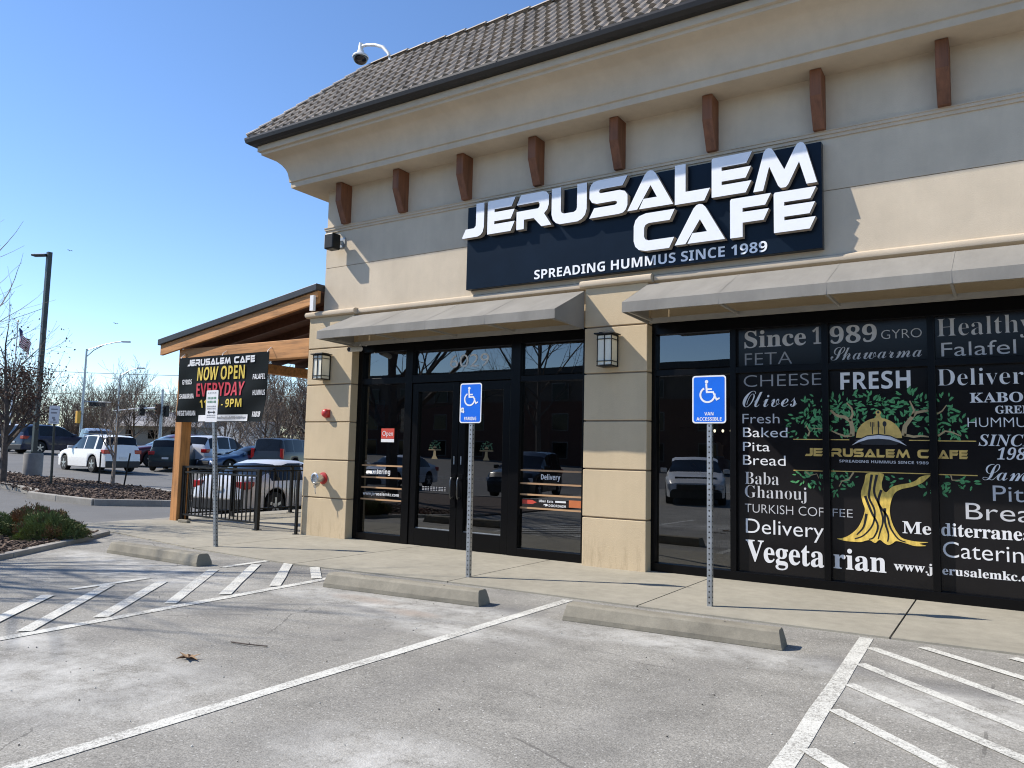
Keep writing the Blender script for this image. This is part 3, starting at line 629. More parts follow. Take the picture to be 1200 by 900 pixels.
cl = [(-1.94, 1.80, .16, 26), (-1.86, 1.95, .14, 18), (-1.78, 2.04, .10, 12), (-1.77, 1.80, .09, 10), (-1.58, 2.02, .10, 14), (-1.47, 2.06, .12, 16), (-1.37, 1.98, .12, 15), (-1.53, 1.82, .12, 16), (-1.24, 2.04, .11, 15), (-1.12, 2.01, .11, 14), (-1.36, 1.86, .08, 8), (-.98, 1.96, .12, 16), (-.86, 2.06, .12, 16), (-.76, 2.0, .10, 13), (-.74, 1.80, .10, 12), (-.87, 1.87, .09, 9), (-.56, 2.0, .12, 15), (-.52, 1.86, .12, 15), (-.42, 1.76, .12, 15), (-.57, 1.74, .07, 7)]
lay = 0
for cx_, cz_, r_, n_ in cl:
    for k in range(int(n_ * 1.5)):
        a = rl.uniform(0, 6.28); q = r_ * 1.08 * math.sqrt(rl.random()); x, z = cx_ + q * math.cos(a), cz_ + q * math.sin(a)
        if z < 1.675 or (-1.42 < x < -.9 and z < 1.9 - abs(x + 1.16) * .9) or z > 2.17: continue
        leaf(x, z, a + rl.uniform(-.7, .7), rl.uniform(.045, .075), lay); lay += 1
for cx_, cz_, r_, n_ in [(-1.95, 1.23, .1, 12), (-1.82, 1.22, .1, 11), (-1.76, 1.16, .06, 6), (-1.57, 1.2, .11, 12), (-1.45, 1.24, .07, 7), (-1.6, 1.1, .05, 4), (-1.0, 1.25, .07, 5), (-.90, 1.27, .05, 4), (-.72, 1.14, .05, 5), (-.56, 1.23, .05, 4), (-.46, 1.22, .08, 8), (-.36, 1.25, .07, 6), (-.59, 1.12, .03, 3)]:
    for k in range(int(n_ * 1.7)):
        a = rl.uniform(0, 6.28); q = r_ * math.sqrt(rl.random()); z = cz_ + q * math.sin(a)
        if z > 1.27: continue
        leaf(cx_ + q * math.cos(a), z, a + rl.uniform(-.7, .7) - .3, rl.uniform(.04, .07), lay); lay += 1
by = LY - .002
for i, pts, w in [(1, [(-1.43, 1.695), (-1.425, 1.77), (-1.44, 1.853), (-1.50, 1.90), (-1.557, 1.91), (-1.60, 1.93), (-1.647, 1.98)], .05), (1, [(-1.45, 1.86), (-1.42, 1.93), (-1.43, 2.0), (-1.48, 2.06)], .028), (1, [(-1.43, 1.70), (-1.50, 1.69), (-1.58, 1.72), (-1.64, 1.75)], .028), (1, [(-.925, 1.70), (-.91, 1.80), (-.84, 1.90), (-.80, 1.945), (-.69, 1.965)], .05), (1, [(-.84, 1.9), (-.82, 1.97), (-.86, 2.07)], .028), (1, [(-.92, 1.71), (-.83, 1.69), (-.76, 1.70), (-.69, 1.69)], .03), (0, [(-1.89, 1.69), (-1.87, 1.74), (-1.91, 1.81)], .022), (0, [(-1.73, 1.77), (-1.80, 1.775), (-1.85, 1.77)], .012), (2, [(-.605, 1.70), (-.54, 1.75), (-.48, 1.74), (-.40, 1.70)], .022), (2, [(-.605, 1.93), (-.56, 1.96), (-.52, 2.02)], .018), (1, [(-1.42, 1.30), (-1.47, 1.22), (-1.54, 1.2), (-1.57, 1.14)], .018), (2, [(-.5, 1.30), (-.49, 1.25), (-.42, 1.25)], .015), (0, [(-1.92, 1.29), (-1.87, 1.25), (-1.8, 1.27), (-1.78, 1.22)], .013)]:
    ribbon(EM[i], pts, w, by, M['bark_art'])
for i, x0, x1, z in [(0, -2.05, -1.727, 1.652), (1, -1.650, -1.459, 1.652), (1, -.875, -.683, 1.652), (2, -.607, -.268, 1.649), (0, -2.05, -1.727, 1.302), (1, -1.650, -.683, 1.306), (2, -.607, -.265, 1.303)]:
    flat(EM[i], [(x0, z - .005), (x1, z - .005), (x1, z + .005), (x0, z + .005)], by, M['gold'])
E1 = EM[1]
flat(E1, [(-1.165 + .225 * math.cos(t), 1.675 + .215 * math.sin(t)) for t in [math.pi * k / 20 for k in range(21)]], by - .001, M['gold'])
flat(E1, [(-1.165 + math.cos(t) * .028, 1.945 + math.sin(t) * .028) for t in [2 * math.pi * k / 12 for k in range(12)]], by - .001, M['gold'])
flat(E1, [(-1.165 + math.cos(t) * .013, 1.95 + math.sin(t) * .013) for t in [2 * math.pi * k / 10 for k in range(10)]], by - .0015, M['blackv'])
flat(E1, [(-1.2, 1.88), (-1.13, 1.88), (-1.148, 1.925), (-1.182, 1.925)], by - .0012, M['gold'])
arc = [(-1.434, 1.592), (-1.37, 1.645), (-1.28, 1.69), (-1.165, 1.706), (-1.05, 1.69), (-.96, 1.645), (-.895, 1.592), (-.97, 1.628), (-1.06, 1.658), (-1.165, 1.667), (-1.27, 1.658), (-1.36, 1.628)]
flat(E1, [(x, z + .012) for x, z in [(-1.41, 1.64)] + arc[1:6] + [(-.92, 1.64)]] + [(-1.0, 1.60), (-1.33, 1.60)], by - .0018, M['blackv'])
flat(E1, arc, by - .0024, M['silver'])
for x, kd in ((-1.225, 'fork'), (-1.165, 'knife'), (-1.105, 'spoon')):
    flat(E1, [(x - .005, 1.715), (x + .005, 1.715), (x + .005, 1.80), (x - .005, 1.80)], by - .002, M['blackv'])
    if kd == 'fork':
        for dx in (-.016, 0, .016): flat(E1, [(x + dx - .004, 1.795), (x + dx + .004, 1.795), (x + dx + .004, 1.845), (x + dx - .004, 1.845)], by - .0022, M['blackv'])
    elif kd == 'knife': flat(E1, [(x - .008, 1.79), (x + .01, 1.79), (x + .01, 1.84), (x, 1.86), (x - .008, 1.85)], by - .0022, M['blackv'])
    else: flat(E1, [(x + .02 * math.cos(t), 1.825 + .03 * math.sin(t)) for t in [2 * math.pi * k / 12 for k in range(12)]], by - .0022, M['blackv'])
def catmull(pts, closed, n=5):
    o = []; k = len(pts)
    for i in range(k if closed else k - 1):
        p = [pts[j % k] if closed else pts[min(max(j, 0), k - 1)] for j in (i - 1, i, i + 1, i + 2)]
        for q in range(n):
            t = q / n; o.append(tuple(.5 * (2 * p[1][c] + (p[2][c] - p[0][c]) * t + (2 * p[0][c] - 5 * p[1][c] + 4 * p[2][c] - p[3][c]) * t * t + (3 * p[1][c] - p[0][c] - 3 * p[2][c] + p[3][c]) * t ** 3) for c in (0, 1)))
    return o if closed else o + [pts[-1]]
TR = [(-1.285, 1.291), (-1.315, 1.20), (-1.35, 1.08), (-1.335, .98), (-1.315, .90), (-1.35, .78), (-1.40, .69), (-1.475, .62), (-1.54, .585), (-1.60, .573), (-1.52, .556), (-1.44, .553), (-1.36, .556), (-1.31, .575), (-1.27, .582), (-1.235, .562), (-1.215, .558), (-1.19, .585), (-1.165, .59), (-1.13, .562), (-1.09, .546), (-1.05, .568), (-1.02, .592), (-.97, .588), (-.91, .572), (-.84, .556), (-.74, .566), (-.80, .583), (-.72, .604), (-.82, .603), (-.90, .612), (-.965, .632), (-1.01, .69), (-1.045, .76), (-1.068, .85), (-1.07, .94), (-1.05, 1.03), (-1.015, 1.10), (-.95, 1.14), (-.86, 1.165), (-.77, 1.205), (-.72, 1.25), (-.684, 1.292), (-.735, 1.288), (-.785, 1.268), (-.82, 1.235), (-.88, 1.205), (-.97, 1.185), (-1.05, 1.155), (-1.10, 1.10), (-1.135, 1.125), (-1.145, 1.19), (-1.13, 1.25), (-1.135, 1.296)]
flat(E1, catmull(TR, True), by, M['gold2'])
for pts in [[(-1.24, 1.28), (-1.26, 1.15), (-1.27, 1.03), (-1.22, .90), (-1.24, .75), (-1.33, .63), (-1.42, .585)], [(-1.19, 1.28), (-1.22, 1.1), (-1.17, .95), (-1.14, .8), (-1.17, .68), (-1.19, .60)], [(-1.15, 1.12), (-1.18, .98), (-1.10, .85), (-1.07, .73), (-1.0, .62), (-.93, .59)], [(-1.31, 1.05), (-1.25, .88), (-1.19, .74), (-1.23, .62), (-1.28, .59)], [(-1.12, .93), (-1.12, .78), (-1.09, .66), (-1.1, .58)], [(-1.3, .86), (-1.33, .72), (-1.40, .63)]]:
    ribbon(E1, catmull(pts, False), .026, by - .001, M['blackv'])
for i in (0, 1, 2): build('emblem', EM[i], WP[1 + i][3], norm=False)
# lettering and stickers on the entrance glass
mb = MB(); text(mb, '6029', 'm', -6.99, -6.28, 2.672, 2.86, GY - .004, M['vw']); build('lettering', mb, pT, norm=False)
def film(name, parent, fn):
    mb = MB(); fn(mb); return build(name, mb, parent, norm=False)
def stripe(x0, x1, z): return lambda mb: mb.add([(x0, LY, z - .012), (x1, LY, z - .012), (x1, LY, z + .012), (x0, LY, z + .012)], [(0, 1, 2, 3)], M['stripe'])
def rect(mb, x0, x1, z0, z1, m, d=0.0): flat(mb, [(x0, z0), (x1, z0), (x1, z1), (x0, z1)], LY - d, M[m])
for z in (1.18, .995, .835, .65): film('stripe', pL, stripe(-8.70, -7.80, z))
film('lettering', pL, lambda mb: text(mb, 'catering', 'nb', -8.477, -8.095, 1.052, 1.13, LY, M['vw'], 'k')); film('lettering', pL, lambda mb: text(mb, 'www.jerusalemkc.com', 'nb', -8.653, -7.901, .715, .765, LY, M['vw'], 'k'))
film('sticker', pL, lambda mb: (rect(mb, -8.31, -8.04, 1.605, 1.765, 'redv'), rect(mb, -8.31, -8.04, 1.55, 1.60, 'vw'), text(mb, 'Open', 'm', -8.285, -8.065, 1.65, 1.725, LY - .002, M['vw'])))
film('poster', pL, lambda mb: flat(mb, [(-8.5, 1.80), (-8.28, 1.80), (-8.28, 2.22), (-8.5, 2.22)], GY + .03, pm('blue_poster', (.03, .16, .24), .6, var=.6, scale=9)))
for z in (1.193, 1.013, .861, .679): film('stripe', pR, stripe(-5.70, -4.72, z))
film('lettering', pR, lambda mb: text(mb, 'Delivery', 'nb', -5.369, -5.069, 1.075, 1.145, LY, M['vw'])); film('lettering', pR, lambda mb: text(mb, 'Uber Eats', 'nb', -5.394, -5.172, .768, .80, LY, M['vw'])); film('lettering', pR, lambda mb: text(mb, 'DOORDASH', 'nb', -5.24, -4.976, .713, .745, LY, M['vw']))
film('sticker', pR, lambda mb: flat(mb, [(-5.66, .735), (-5.50, .735), (-5.43, .762), (-5.50, .79), (-5.66, .79)], LY, M['redv'])); film('sticker', pR, lambda mb: rect(mb, -5.141, -4.977, .773, .797, 'vw')); film('sticker', pR, lambda mb: rect(mb, -4.931, -4.725, .72, .815, 'orangev'))
film('sticker', pR, lambda mb: flat(mb, [(-5.30, .715), (-5.262, .72), (-5.25, .735), (-5.27, .748), (-5.31, .745), (-5.33, .73), (-5.29, .732)], LY, M['vw']))
DIM = {'green_leaf_vinyl': pm('shaded_green_vinyl', (.016, .06, .022), .7), 'gold_vinyl': pm('shaded_gold_vinyl', (.10, .07, .03), .7), 'bright_gold_vinyl': pm('shaded_trunk_vinyl', (.14, .105, .05), .7)}  # darkened emblem colours: the shade at the doors is put into the vinyl
for (d, g), cx_ in ((dL, -7.22), (dR, -6.28)):
    mb = MB(); yy = 9.085; r2 = random.Random(4)
    for k in range(46):
        a = r2.uniform(0, 3.14); q = .115 * math.sqrt(r2.random()); x, z = cx_ + q * math.cos(a) * 1.05, 1.465 + q * math.sin(a); b = r2.uniform(0, 6.28)
        flat(mb, [(x, z), (x + .02 * math.cos(b - .4), z + .02 * math.sin(b - .4)), (x + .03 * math.cos(b), z + .03 * math.sin(b)), (x + .02 * math.cos(b + .4), z + .02 * math.sin(b + .4))], yy - .0003 * (1 + k % 5), M['leaf_art'])
    flat(mb, [(cx_ - .12, 1.438), (cx_ + .12, 1.438), (cx_ + .12, 1.456), (cx_ - .12, 1.456)], yy - .002, M['gold'])
    flat(mb, [(cx_ - .02, 1.435), (cx_ - .03, 1.36), (cx_ - .06, 1.31), (cx_ + .06, 1.31), (cx_ + .025, 1.36), (cx_ + .02, 1.435)], yy - .002, M['gold2'])
    flat(mb, [(cx_ - .035, 1.47), (cx_ + .035, 1.47), (cx_ + .028, 1.495), (cx_, 1.51), (cx_ - .028, 1.495)], yy - .002, M['gold'])
    mb.slots = [DIM.get(m.name, m) for m in mb.slots]; build('sticker', mb, g, norm=False)
mb = MB()
for z in (.885, .862, .84): 
    for k in range(9): flat(mb, [(-7.44 + k * .052, z), (-7.40 + k * .052 - (k % 3) * .006, z), (-7.40 + k * .052 - (k % 3) * .006, z + .012), (-7.44 + k * .052, z + .012)], 9.085, M['vg'])
build('sticker', mb, dL[1], norm=False)
mb = MB(); flat(mb, [(-7.52, .45), (-7.25, .45), (-7.25, .72), (-7.52, .72)], 9.11, pm('faded_poster', (.05, .07, .03), .6, var=.7, scale=18)); flat(mb, [(-7.5, .49), (-7.27, .49), (-7.27, .57), (-7.5, .57)], 9.107, M['redv']); build('poster', mb, dL[1], norm=False)

# awnings
def awning(x0, x1, ribs):
    mb = MB(); yb, yf, zt, zf, zb = 8.885, 8.10, 3.575, 3.205, 3.085; t = .006
    nx_ = int((x1 - x0) / .06); nv_ = 8; gx = [x0 + (x1 - x0) * i / nx_ for i in range(nx_ + 1)]
    rr_ = random.Random(int(-x0 * 10)); ph = [rr_.uniform(0, 6.28) for _ in range(4)]
    def sag(x, v):
        k = max([r_ for r_ in ribs if r_ <= x] or [x0]); m_ = min([r_ for r_ in ribs if r_ > x] or [x1]); u = (x - k) / max(m_ - k, 1e-3)
        return -.007 * math.sin(math.pi * min(max(u, 0), 1)) * math.sin(math.pi * v) + .003 * math.sin(x * 9 + v * 4 + ph[0]) * math.sin(math.pi * v)
    for d in (0, 1):
        e = t * d
        g_ = [(x, yb + (yf + e - yb) * v / nv_, zt + (zf - zt) * v / nv_ - e + sag(x, v / nv_)) for v in range(nv_ + 1) for x in gx]
        mb.add(g_, [(v * (nx_ + 1) + i, v * (nx_ + 1) + i + 1, (v + 1) * (nx_ + 1) + i + 1, (v + 1) * (nx_ + 1) + i) for v in range(nv_) for i in range(nx_)], M['awning'])
        g_ = [(x, yf + e + .003 * math.sin(x * 11 + ph[1]) * (1 - q), zb + (zf - e - zb) * q + .002 * math.sin(x * 5 + ph[2]) * (1 - q)) for q in (0, .5, 1) for x in gx]
        mb.add(g_, [(q * (nx_ + 1) + i, q * (nx_ + 1) + i + 1, (q + 1) * (nx_ + 1) + i + 1, (q + 1) * (nx_ + 1) + i) for q in range(2) for i in range(nx_)], M['awning'])
        mb.add([(x0 + e, yb, zt - e), (x1 - e, yb, zt - e), (x1 - e, yf + e, zf - e), (x0 + e, yf + e, zf - e), (x0 + e, yf + e, zb), (x1 - e, yf + e, zb), (x0 + e, yb, zb - .02), (x1 - e, yb, zb - .02)], [(0, 3, 4, 6), (1, 7, 5, 2)], M['awning'])
    for r_ in ribs[1:-1]:
        pts_ = [(yb + (yf - yb) * v / nv_, zt + (zf - zt) * v / nv_ + .0025 + sag(r_, v / nv_)) for v in range(nv_ + 1)] + [(yf - .0025, zb + .004)]
        mb.add([(r_ + dx, y_, z_) for dx in (-.007, .007) for y_, z_ in pts_], [(i, i + 1, len(pts_) + i + 1, len(pts_) + i) for i in range(len(pts_) - 1)], M['awning'])
    a = build('awning', mb, B, norm=False)
    mb = MB(); q = .02
    for p in [((x0 + .03, yf + .03, zb + .02), (x1 - .03, yf + .03, zb + .02)), ((x0 + .03, yf + .03, zf - .03), (x1 - .03, yf + .03, zf - .03))]: mb.bar(*p, .032, .032, M['tube'])
    mb.bar((x0 + .03, yb - .02, zb + .015), (x1 - .03, yb - .02, zb + .015), .05, .06, M['tube'])
    for x in ribs:
        mb.bar((x, yf + .05, zb + .02), (x, yb - .03, zb + .02), .026, .026, M['tube']); mb.bar((x, yf + .05, zf - .035), (x, yb - .03, zt - .045), .026, .026, M['tube'])
        mb.bar((x, yf + .40, zf + .15), (x, yf + .40, zb + .02), .022, .022, M['tube'])
    build('awning_frame', mb, a)
awning(-8.79, -4.635, [-8.73, -7.7, -6.7, -5.7, -4.7]); awning(-3.735, 8.6, [-3.68, -2.6, -1.5, -.4, .7, 1.8, 3, 4.2, 5.4, 6.6, 7.8])

# ------------------------------------------------------------------ things on the façade
S = thing('cafe_sign', 'large navy fascia sign with raised white café lettering above the entrance', 'sign', (-4.1, 8.9, 3.76))
mb = MB(); mb.box(-6.55, -1.66, 8.845, 8.945, 3.765, 4.985, M['navy']); build('panel', mb, S, bevel=.004)
for ch, x0, x1, z0, z1 in [('J', -6.57, -6.19, 4.50, 4.985), ('E', -6.13, -5.66, 4.505, 4.985), ('R', -5.64, -5.05, 4.50, 4.985), ('U', -5.08, -4.55, 4.485, 4.99), ('S', -4.51, -3.97, 4.495, 4.985), ('A', -3.97, -3.36, 4.51, 4.99), ('L', -3.34, -2.90, 4.49, 4.985), ('E', -2.88, -2.40, 4.505, 4.985), ('M', -2.39, -1.69, 4.49, 4.985),
                           ('C', -3.88, -3.34, 3.965, 4.445), ('A', -3.34, -2.72, 3.985, 4.455), ('F', -2.66, -2.19, 3.98, 4.45), ('E', -2.16, -1.70, 3.975, 4.445)]:
    if ch == 'R': x1 -= .03
    mb = MB(); poly = [(x0 + px * (x1 - x0), z0 + pz * (z1 - z0)) for px, pz in G[ch][1]]
    mb.plate(poly, 8.745, 8.835, M['signwhite'], M['return'], M['trimcap'], .016)
    build('letter', mb, S)
mb = MB(); text(mb, 'SPREADING HUMMUS SINCE 1989', 'nb', -5.39, -2.26, 3.80, 3.925, 8.838, M['signwhite']); build('tagline', mb, S, norm=False)

def lantern(x, label):
    L = thing('wall_lantern', label, 'lamp', (x, 8.88, 2.75), group='square wall lanterns on the pilasters')
    w, y0, y1 = .105, 8.67, 8.865
    mb = MB(); mb.box(x - .07, x + .07, 8.862, 8.879, 2.58, 2.93, M['black']); build('backplate', mb, L)
    mb = MB(); mb.box(x - w + .012, x + w - .012, y0 + .012, y1, 2.56, 2.93, M['lampglass']); build('lamp_glass', mb, L)
    mb = MB()
    for a in (x - w, x + w - .014, x - .007):
        mb.box(a + .003, a + .011, y0 - .002, y0 + .013, 2.545, 2.94, M['black'])
        if a != x - .007: mb.box(a, a + .014, y1 - .014, y1 + .001, 2.545, 2.94, M['black'])
    for z in (2.54, 2.60, 2.88, 2.932): mb.box(x - w - .003, x + w + .003, y0 - .004, y1 + .002, z, z + .009, M['black'])
    mb.box(x - w - .03, x + w + .03, y0 - .03, y1 + .004, 2.945, 2.963, M['black']); mb.box(x - w + .02, x + w - .02, y0 + .02, y1 - .02, 2.963, 2.978, M['black'])
    build('lantern_frame', mb, L, bevel=.002)
lantern(-9.37, 'black framed square lantern with frosted panes on the corner pilaster above the fire bell'); lantern(-4.235, 'black framed square lantern with frosted panes on the pilaster right of the entrance')

L = thing('fire_bell', 'small red fire alarm bell on the corner pilaster under the lantern', 'alarm bell', (-9.30, 8.88, 2.0))
mb = MB(); mb.box(-9.36, -9.24, 8.855, 8.879, 1.93, 2.06, M['red']); build('backbox', mb, L)
mb = MB(); mb.lathe([(.065, 8.853), (.07, 8.83), (.06, 8.80), (.035, 8.785), (.01, 8.78)], 20, M['red'], (-9.30, 0, 2.0), 'Y'); build('gong', mb, L, smooth=50)
L = thing('fire_hose_inlet', 'chrome fire department inlet on a red ring low on the corner pilaster', 'hose inlet', (-9.33, 8.88, .93))
mb = MB(); mb.lathe([(.095, 8.879), (.095, 8.862), (.06, 8.85)], 24, M['red'], (-9.33, 0, .95), 'Y'); build('base_ring', mb, L, smooth=40)
mb = MB(); mb.lathe([(.055, 8.86), (.06, 8.76), (.088, 8.755), (.09, 8.69), (.07, 8.68), (.065, 8.692), (.02, 8.695)], 24, M['chrome'], (-9.33, 0, .95), 'Y'); mb.tube([(-9.33, 8.78, .90), (-9.33, 8.76, .85), (-9.33, 8.70, .82)], .032, 12, M['chrome']); build('coupling', mb, L, smooth=40)
mb = MB(); mb.tube([(-9.33, 8.71, .81), (-9.32, 8.705, .74), (-9.31, 8.71, .70)], .006, 6, M['chrome']); build('chain', mb, L)
L = thing('wall_floodlight', 'black box floodlight on a short bracket at the top corner of the wall', 'floodlight', (-9.3, 8.95, 4.8))
mb = MB(); mb.box(-9.33, -9.13, 8.66, 8.84, 4.68, 4.94, M['black']); build('housing', mb, L, bevel=.02)
mb = MB(); mb.box(-9.345, -9.33, 8.68, 8.82, 4.70, 4.92, M['camwhite']); build('lens', mb, L)
mb = MB(); mb.bar((-9.22, 8.84, 4.82), (-9.2, 8.95, 4.84), .04, .06, M['galv']); mb.box(-9.27, -9.13, 8.935, 8.949, 4.76, 4.92, M['galv']); build('bracket', mb, L)
L = thing('bullet_camera', 'small white security camera tucked under the left end of the entrance awning', 'camera', (-8.62, 8.99, 3.1))
mb = MB(); mb.tube([(-8.60, 8.86, 3.02), (-8.62, 8.62, 2.98)], .042, 14, M['camwhite']); build('housing', mb, L, smooth=40)
mb = MB(); mb.tube([(-8.62, 8.622, 2.981), (-8.6205, 8.612, 2.979)], .034, 14, M['smoke']); build('lens', mb, L)
mb = MB(); mb.tube([(-8.60, 8.80, 3.02), (-8.6, 8.84, 3.08), (-8.6, 8.985, 3.09)], .014, 8, M['camwhite']); build('mount_arm', mb, L)
L = thing('dome_camera', 'white dome security camera hanging from a curved arm above the roof corner', 'camera', (-8.55, 9.36, 8.07))
yd = 9.34
mb = MB(); mb.tube([(-8.62, yd, 7.95), (-8.70, yd, 8.18), (-8.84, yd, 8.33), (-9.02, yd, 8.42), (-9.22, yd, 8.475), (-9.32, yd, 8.48)], [.03, .03, .03, .029, .026, .026], 12, M['camwhite']); build('mount_arm', mb, L, smooth=50)
mb = MB(); mb.lathe([(.035, 8.54), (.042, 8.50), (.042, 8.43), (.05, 8.42), (.07, 8.36), (.13, 8.32), (.145, 8.29), (.14, 8.275)], 20, M['camwhite'], (-9.36, yd, 0)); build('housing', mb, L, smooth=40)
mb = MB(); mb.lathe([(.132, 8.276), (.125, 8.235), (.10, 8.195), (.06, 8.17), (.02, 8.162)], 20, M['smoke'], (-9.36, yd, 0)); build('dome', mb, L, smooth=60)

# ------------------------------------------------------------------ timber porch, banner, railings
P = thing('timber_porch', 'golden timber lean-to porch with charcoal metal roof at the end of the café', 'porch', (-11.3, 8.4, 0))
def roofz(x): return 3.38 + (x + 13.93) * .154
PY = 8.87
def slab(x0, x1, y0, y1, d0, d1, mat):
    mb = MB(); return mb.add([(x, y, roofz(x) + d) for y in (y0, y1) for x in (x0, x1) for d in (d0, d1)], [(0, 1, 3, 2), (4, 6, 7, 5), (0, 2, 6, 4), (1, 5, 7, 3), (0, 4, 5, 1), (2, 3, 7, 6)], mat)
xr_ = CX - .012
for y0 in (PY, 13.4):
    mb = MB(); mb.box(-13.38, -13.17, y0, y0 + .21, -.12, 3.18, M['timber_z']); build('post', mb, P, bevel=.012)
    mb = MB(); mb.box(-13.42, -9.82, y0 + .02, y0 + .19, 2.955, 3.275, M['timber']); build('beam', mb, P, bevel=.01)
mb = MB(); mb.box(-13.37, -13.18, PY + .22, 13.4, 3.0, 3.2, M['timber']); build('beam', mb, P, bevel=.01)
build('barge_board', slab(-13.92, xr_, PY - .06, PY + .005, -.205, -.005, M['timber']), P)
build('roof', slab(-13.97, xr_, PY - .10, 14.0, 0, .115, M['roofmetal']), P, bevel=.008)
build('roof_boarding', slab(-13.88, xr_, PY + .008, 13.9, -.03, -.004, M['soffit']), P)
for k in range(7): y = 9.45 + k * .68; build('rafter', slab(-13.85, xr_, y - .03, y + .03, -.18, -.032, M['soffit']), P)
mb = MB(); mb.box(-9.69, -9.61, 8.745, 8.80, 3.702, 3.96, M['white']); build('downpipe', mb, P)
# banner with a few soft folds
BN = thing('hanging_banner', 'black vinyl banner with opening hours hung under the porch beam', 'banner', (-12, 8.8, 2.4))
bx0, bx1, bz0, bz1 = -13.26, -10.70, 1.865, 3.085
def bwave(x, z):
    u, v = (x - bx0) / (bx1 - bx0), (z - bz0) / (bz1 - bz0)
    return 8.80 + .03 * math.sin(5.0 * (u + v * .9)) * (1 - v) + .018 * math.sin(9 * (u * 1.2 - v)) * (1 - v) - .05 * max(0, u - .78) * (1 - v)
mb = MB(); nx, nz = 40, 20
def bpos(u, v):
    x = bx0 + u * (bx1 - bx0) - (.06 * (1 - v) if u > .5 else 0) * u + .012 * math.sin(u * 25) * 0; z = bz0 + v * (bz1 - bz0) + .02 * math.sin(u * 3.1) * v * 0
    return x, z
gv = [(bpos(i / nx, j / nz)) for j in range(nz + 1) for i in range(nx + 1)]
mb.add([(x, bwave(x, z), z) for x, z in gv], [(j * (nx + 1) + i, j * (nx + 1) + i + 1, (j + 1) * (nx + 1) + i + 1, (j + 1) * (nx + 1) + i) for j in range(nz) for i in range(nx)], M['banner'])
mb.add([(x, bwave(x, z) + .004, z) for x, z in gv], [(j * (nx + 1) + i, (j + 1) * (nx + 1) + i, (j + 1) * (nx + 1) + i + 1, j * (nx + 1) + i + 1) for j in range(nz) for i in range(nx)], M['banner'])
build('sheet', mb, BN, norm=False, smooth=60)
def bl_(u, v): return bx0 + u * (bx1 - bx0), bz0 + v * (bz1 - bz0)
def btext(s, sty, u0, u1, v0, v1, mat):
    t = MB()
    (x0, z0), (x1, z1) = bl_(u0, v0), bl_(u1, v1)
    if sty == 'g': glyphs(t, s, x0, x1, z0, z1, 0, mat)
    else: text(t, s, sty, x0, x1, z0, z1, 0, mat)
    # subdivide long faces a little by using the wave at each vertex
    mbT.add([(x, bwave(x, z) - .011, z) for x, _, z in t.v], t.f, mat)
mbT = MB()
btext('JERUSALEM CAFE', 'g', .11, .86, .86, .96, M['vw']); btext('NOW OPEN', 'nb', .235, .755, .63, .83, M['yellowv']); btext('EVERYDAY', 'nb', .235, .765, .385, .585, M['redp']); btext('11AM - 9PM', 'nb', .27, .755, .215, .335, M['yellowv'])
for s, u0, u1, v in [('GYROS', .05, .17, .58), ('SHAWARMA', .02, .205, .36), ('VEGETARIAN', .015, .21, .10), ('FALAFEL', .845, .975, .61), ('HUMMUS', .86, .975, .38), ('KABOB', .87, .955, .07)]: btext(s, 'nb', u0, u1, v, v + .075, M['vw'])
(x0, z0), (x1, z1) = bl_(.25, .01), bl_(.82, .105)
for k in range(12):
    a, b = x0 + (x1 - x0) * k / 12, x0 + (x1 - x0) * (k + 1) / 12; mbT.add([(x, bwave(x, z) - .011, z) for x, z in ((a, z0), (b, z0), (b, z1), (a, z1))], [(0, 1, 2, 3)], M['vw'])
rb = random.Random(2)
for k in range(34):
    u = .47 + k * .0098; (a, c), (b, d) = bl_(u, .04 + rb.uniform(0, .01)), bl_(u + .006, .065 + rb.uniform(0, .02)); mbT.add([(x, bwave(x, z) - .014, z) for x, z in ((a, c), (b, c), (b + .006, d), (a + .006, d))], [(0, 1, 2, 3)], M['vg'])
build('lettering', mbT, BN, norm=False)
for u in (.02, .5, .98):
    x, _ = bl_(u, 1); mb = MB(); mb.tube([(x, 8.795, 3.07), (x, 8.82, 3.12), (x, 8.885, 3.17)], .006, 6, M['white']); build('tie', mb, BN)

def railing(label, x0, y0, x1, y1, posts, endpost=True):
    Rr = thing('patio_railing', label, 'railing', ((x0 + x1) / 2, (y0 + y1) / 2, 0))
    a = Vector((x0, y0, 0)); b = Vector((x1, y1, 0)); L_ = (b - a).length; d = (b - a) / L_
    for t in posts:
        p = a + d * t; mb = MB(); mb.box(p.x - .03, p.x + .03, p.y - .03, p.y + .03, -.05, 1.045, M['black']); mb.box(p.x - .06, p.x + .06, p.y - .06, p.y + .06, .018, .03, M['black']); build('post', mb, Rr)
    for z, h in ((1.03, .035), (.93, .03), (.14, .03)):
        mb = MB(); mb.bar((a.x, a.y, z), (b.x, b.y, z), .035, h, M['black']); build('rail', mb, Rr)
    n = int(L_ / .115); first = None
    for k in range(1, n):
        p = a + d * (k * L_ / n)
        if first is None:
            mb = MB(); mb.box(-.009, .009, -.009, .009, .14, .93, M['black']); first = build('baluster', mb, Rr, local=True); o = first
        else: o = first.copy(); col.objects.link(o); o.parent = Rr
        o.location = (p.x - Rr.location.x, p.y - Rr.location.y, 0)
railing('black metal picket railing across the front of the porch between timber post and corner post', -13.16, 8.95, -10.76, 8.80, [.05, 2.37])
railing('black metal picket railing along the outer side of the porch, running back from its post', -13.3, 9.12, -13.3, 13.35, [.05, 1.1, 2.6, 4.1])
railing('black metal picket railing across the back of the porch', -13.2, 13.5, -9.9, 13.5, [.9, 1.8, 2.7])
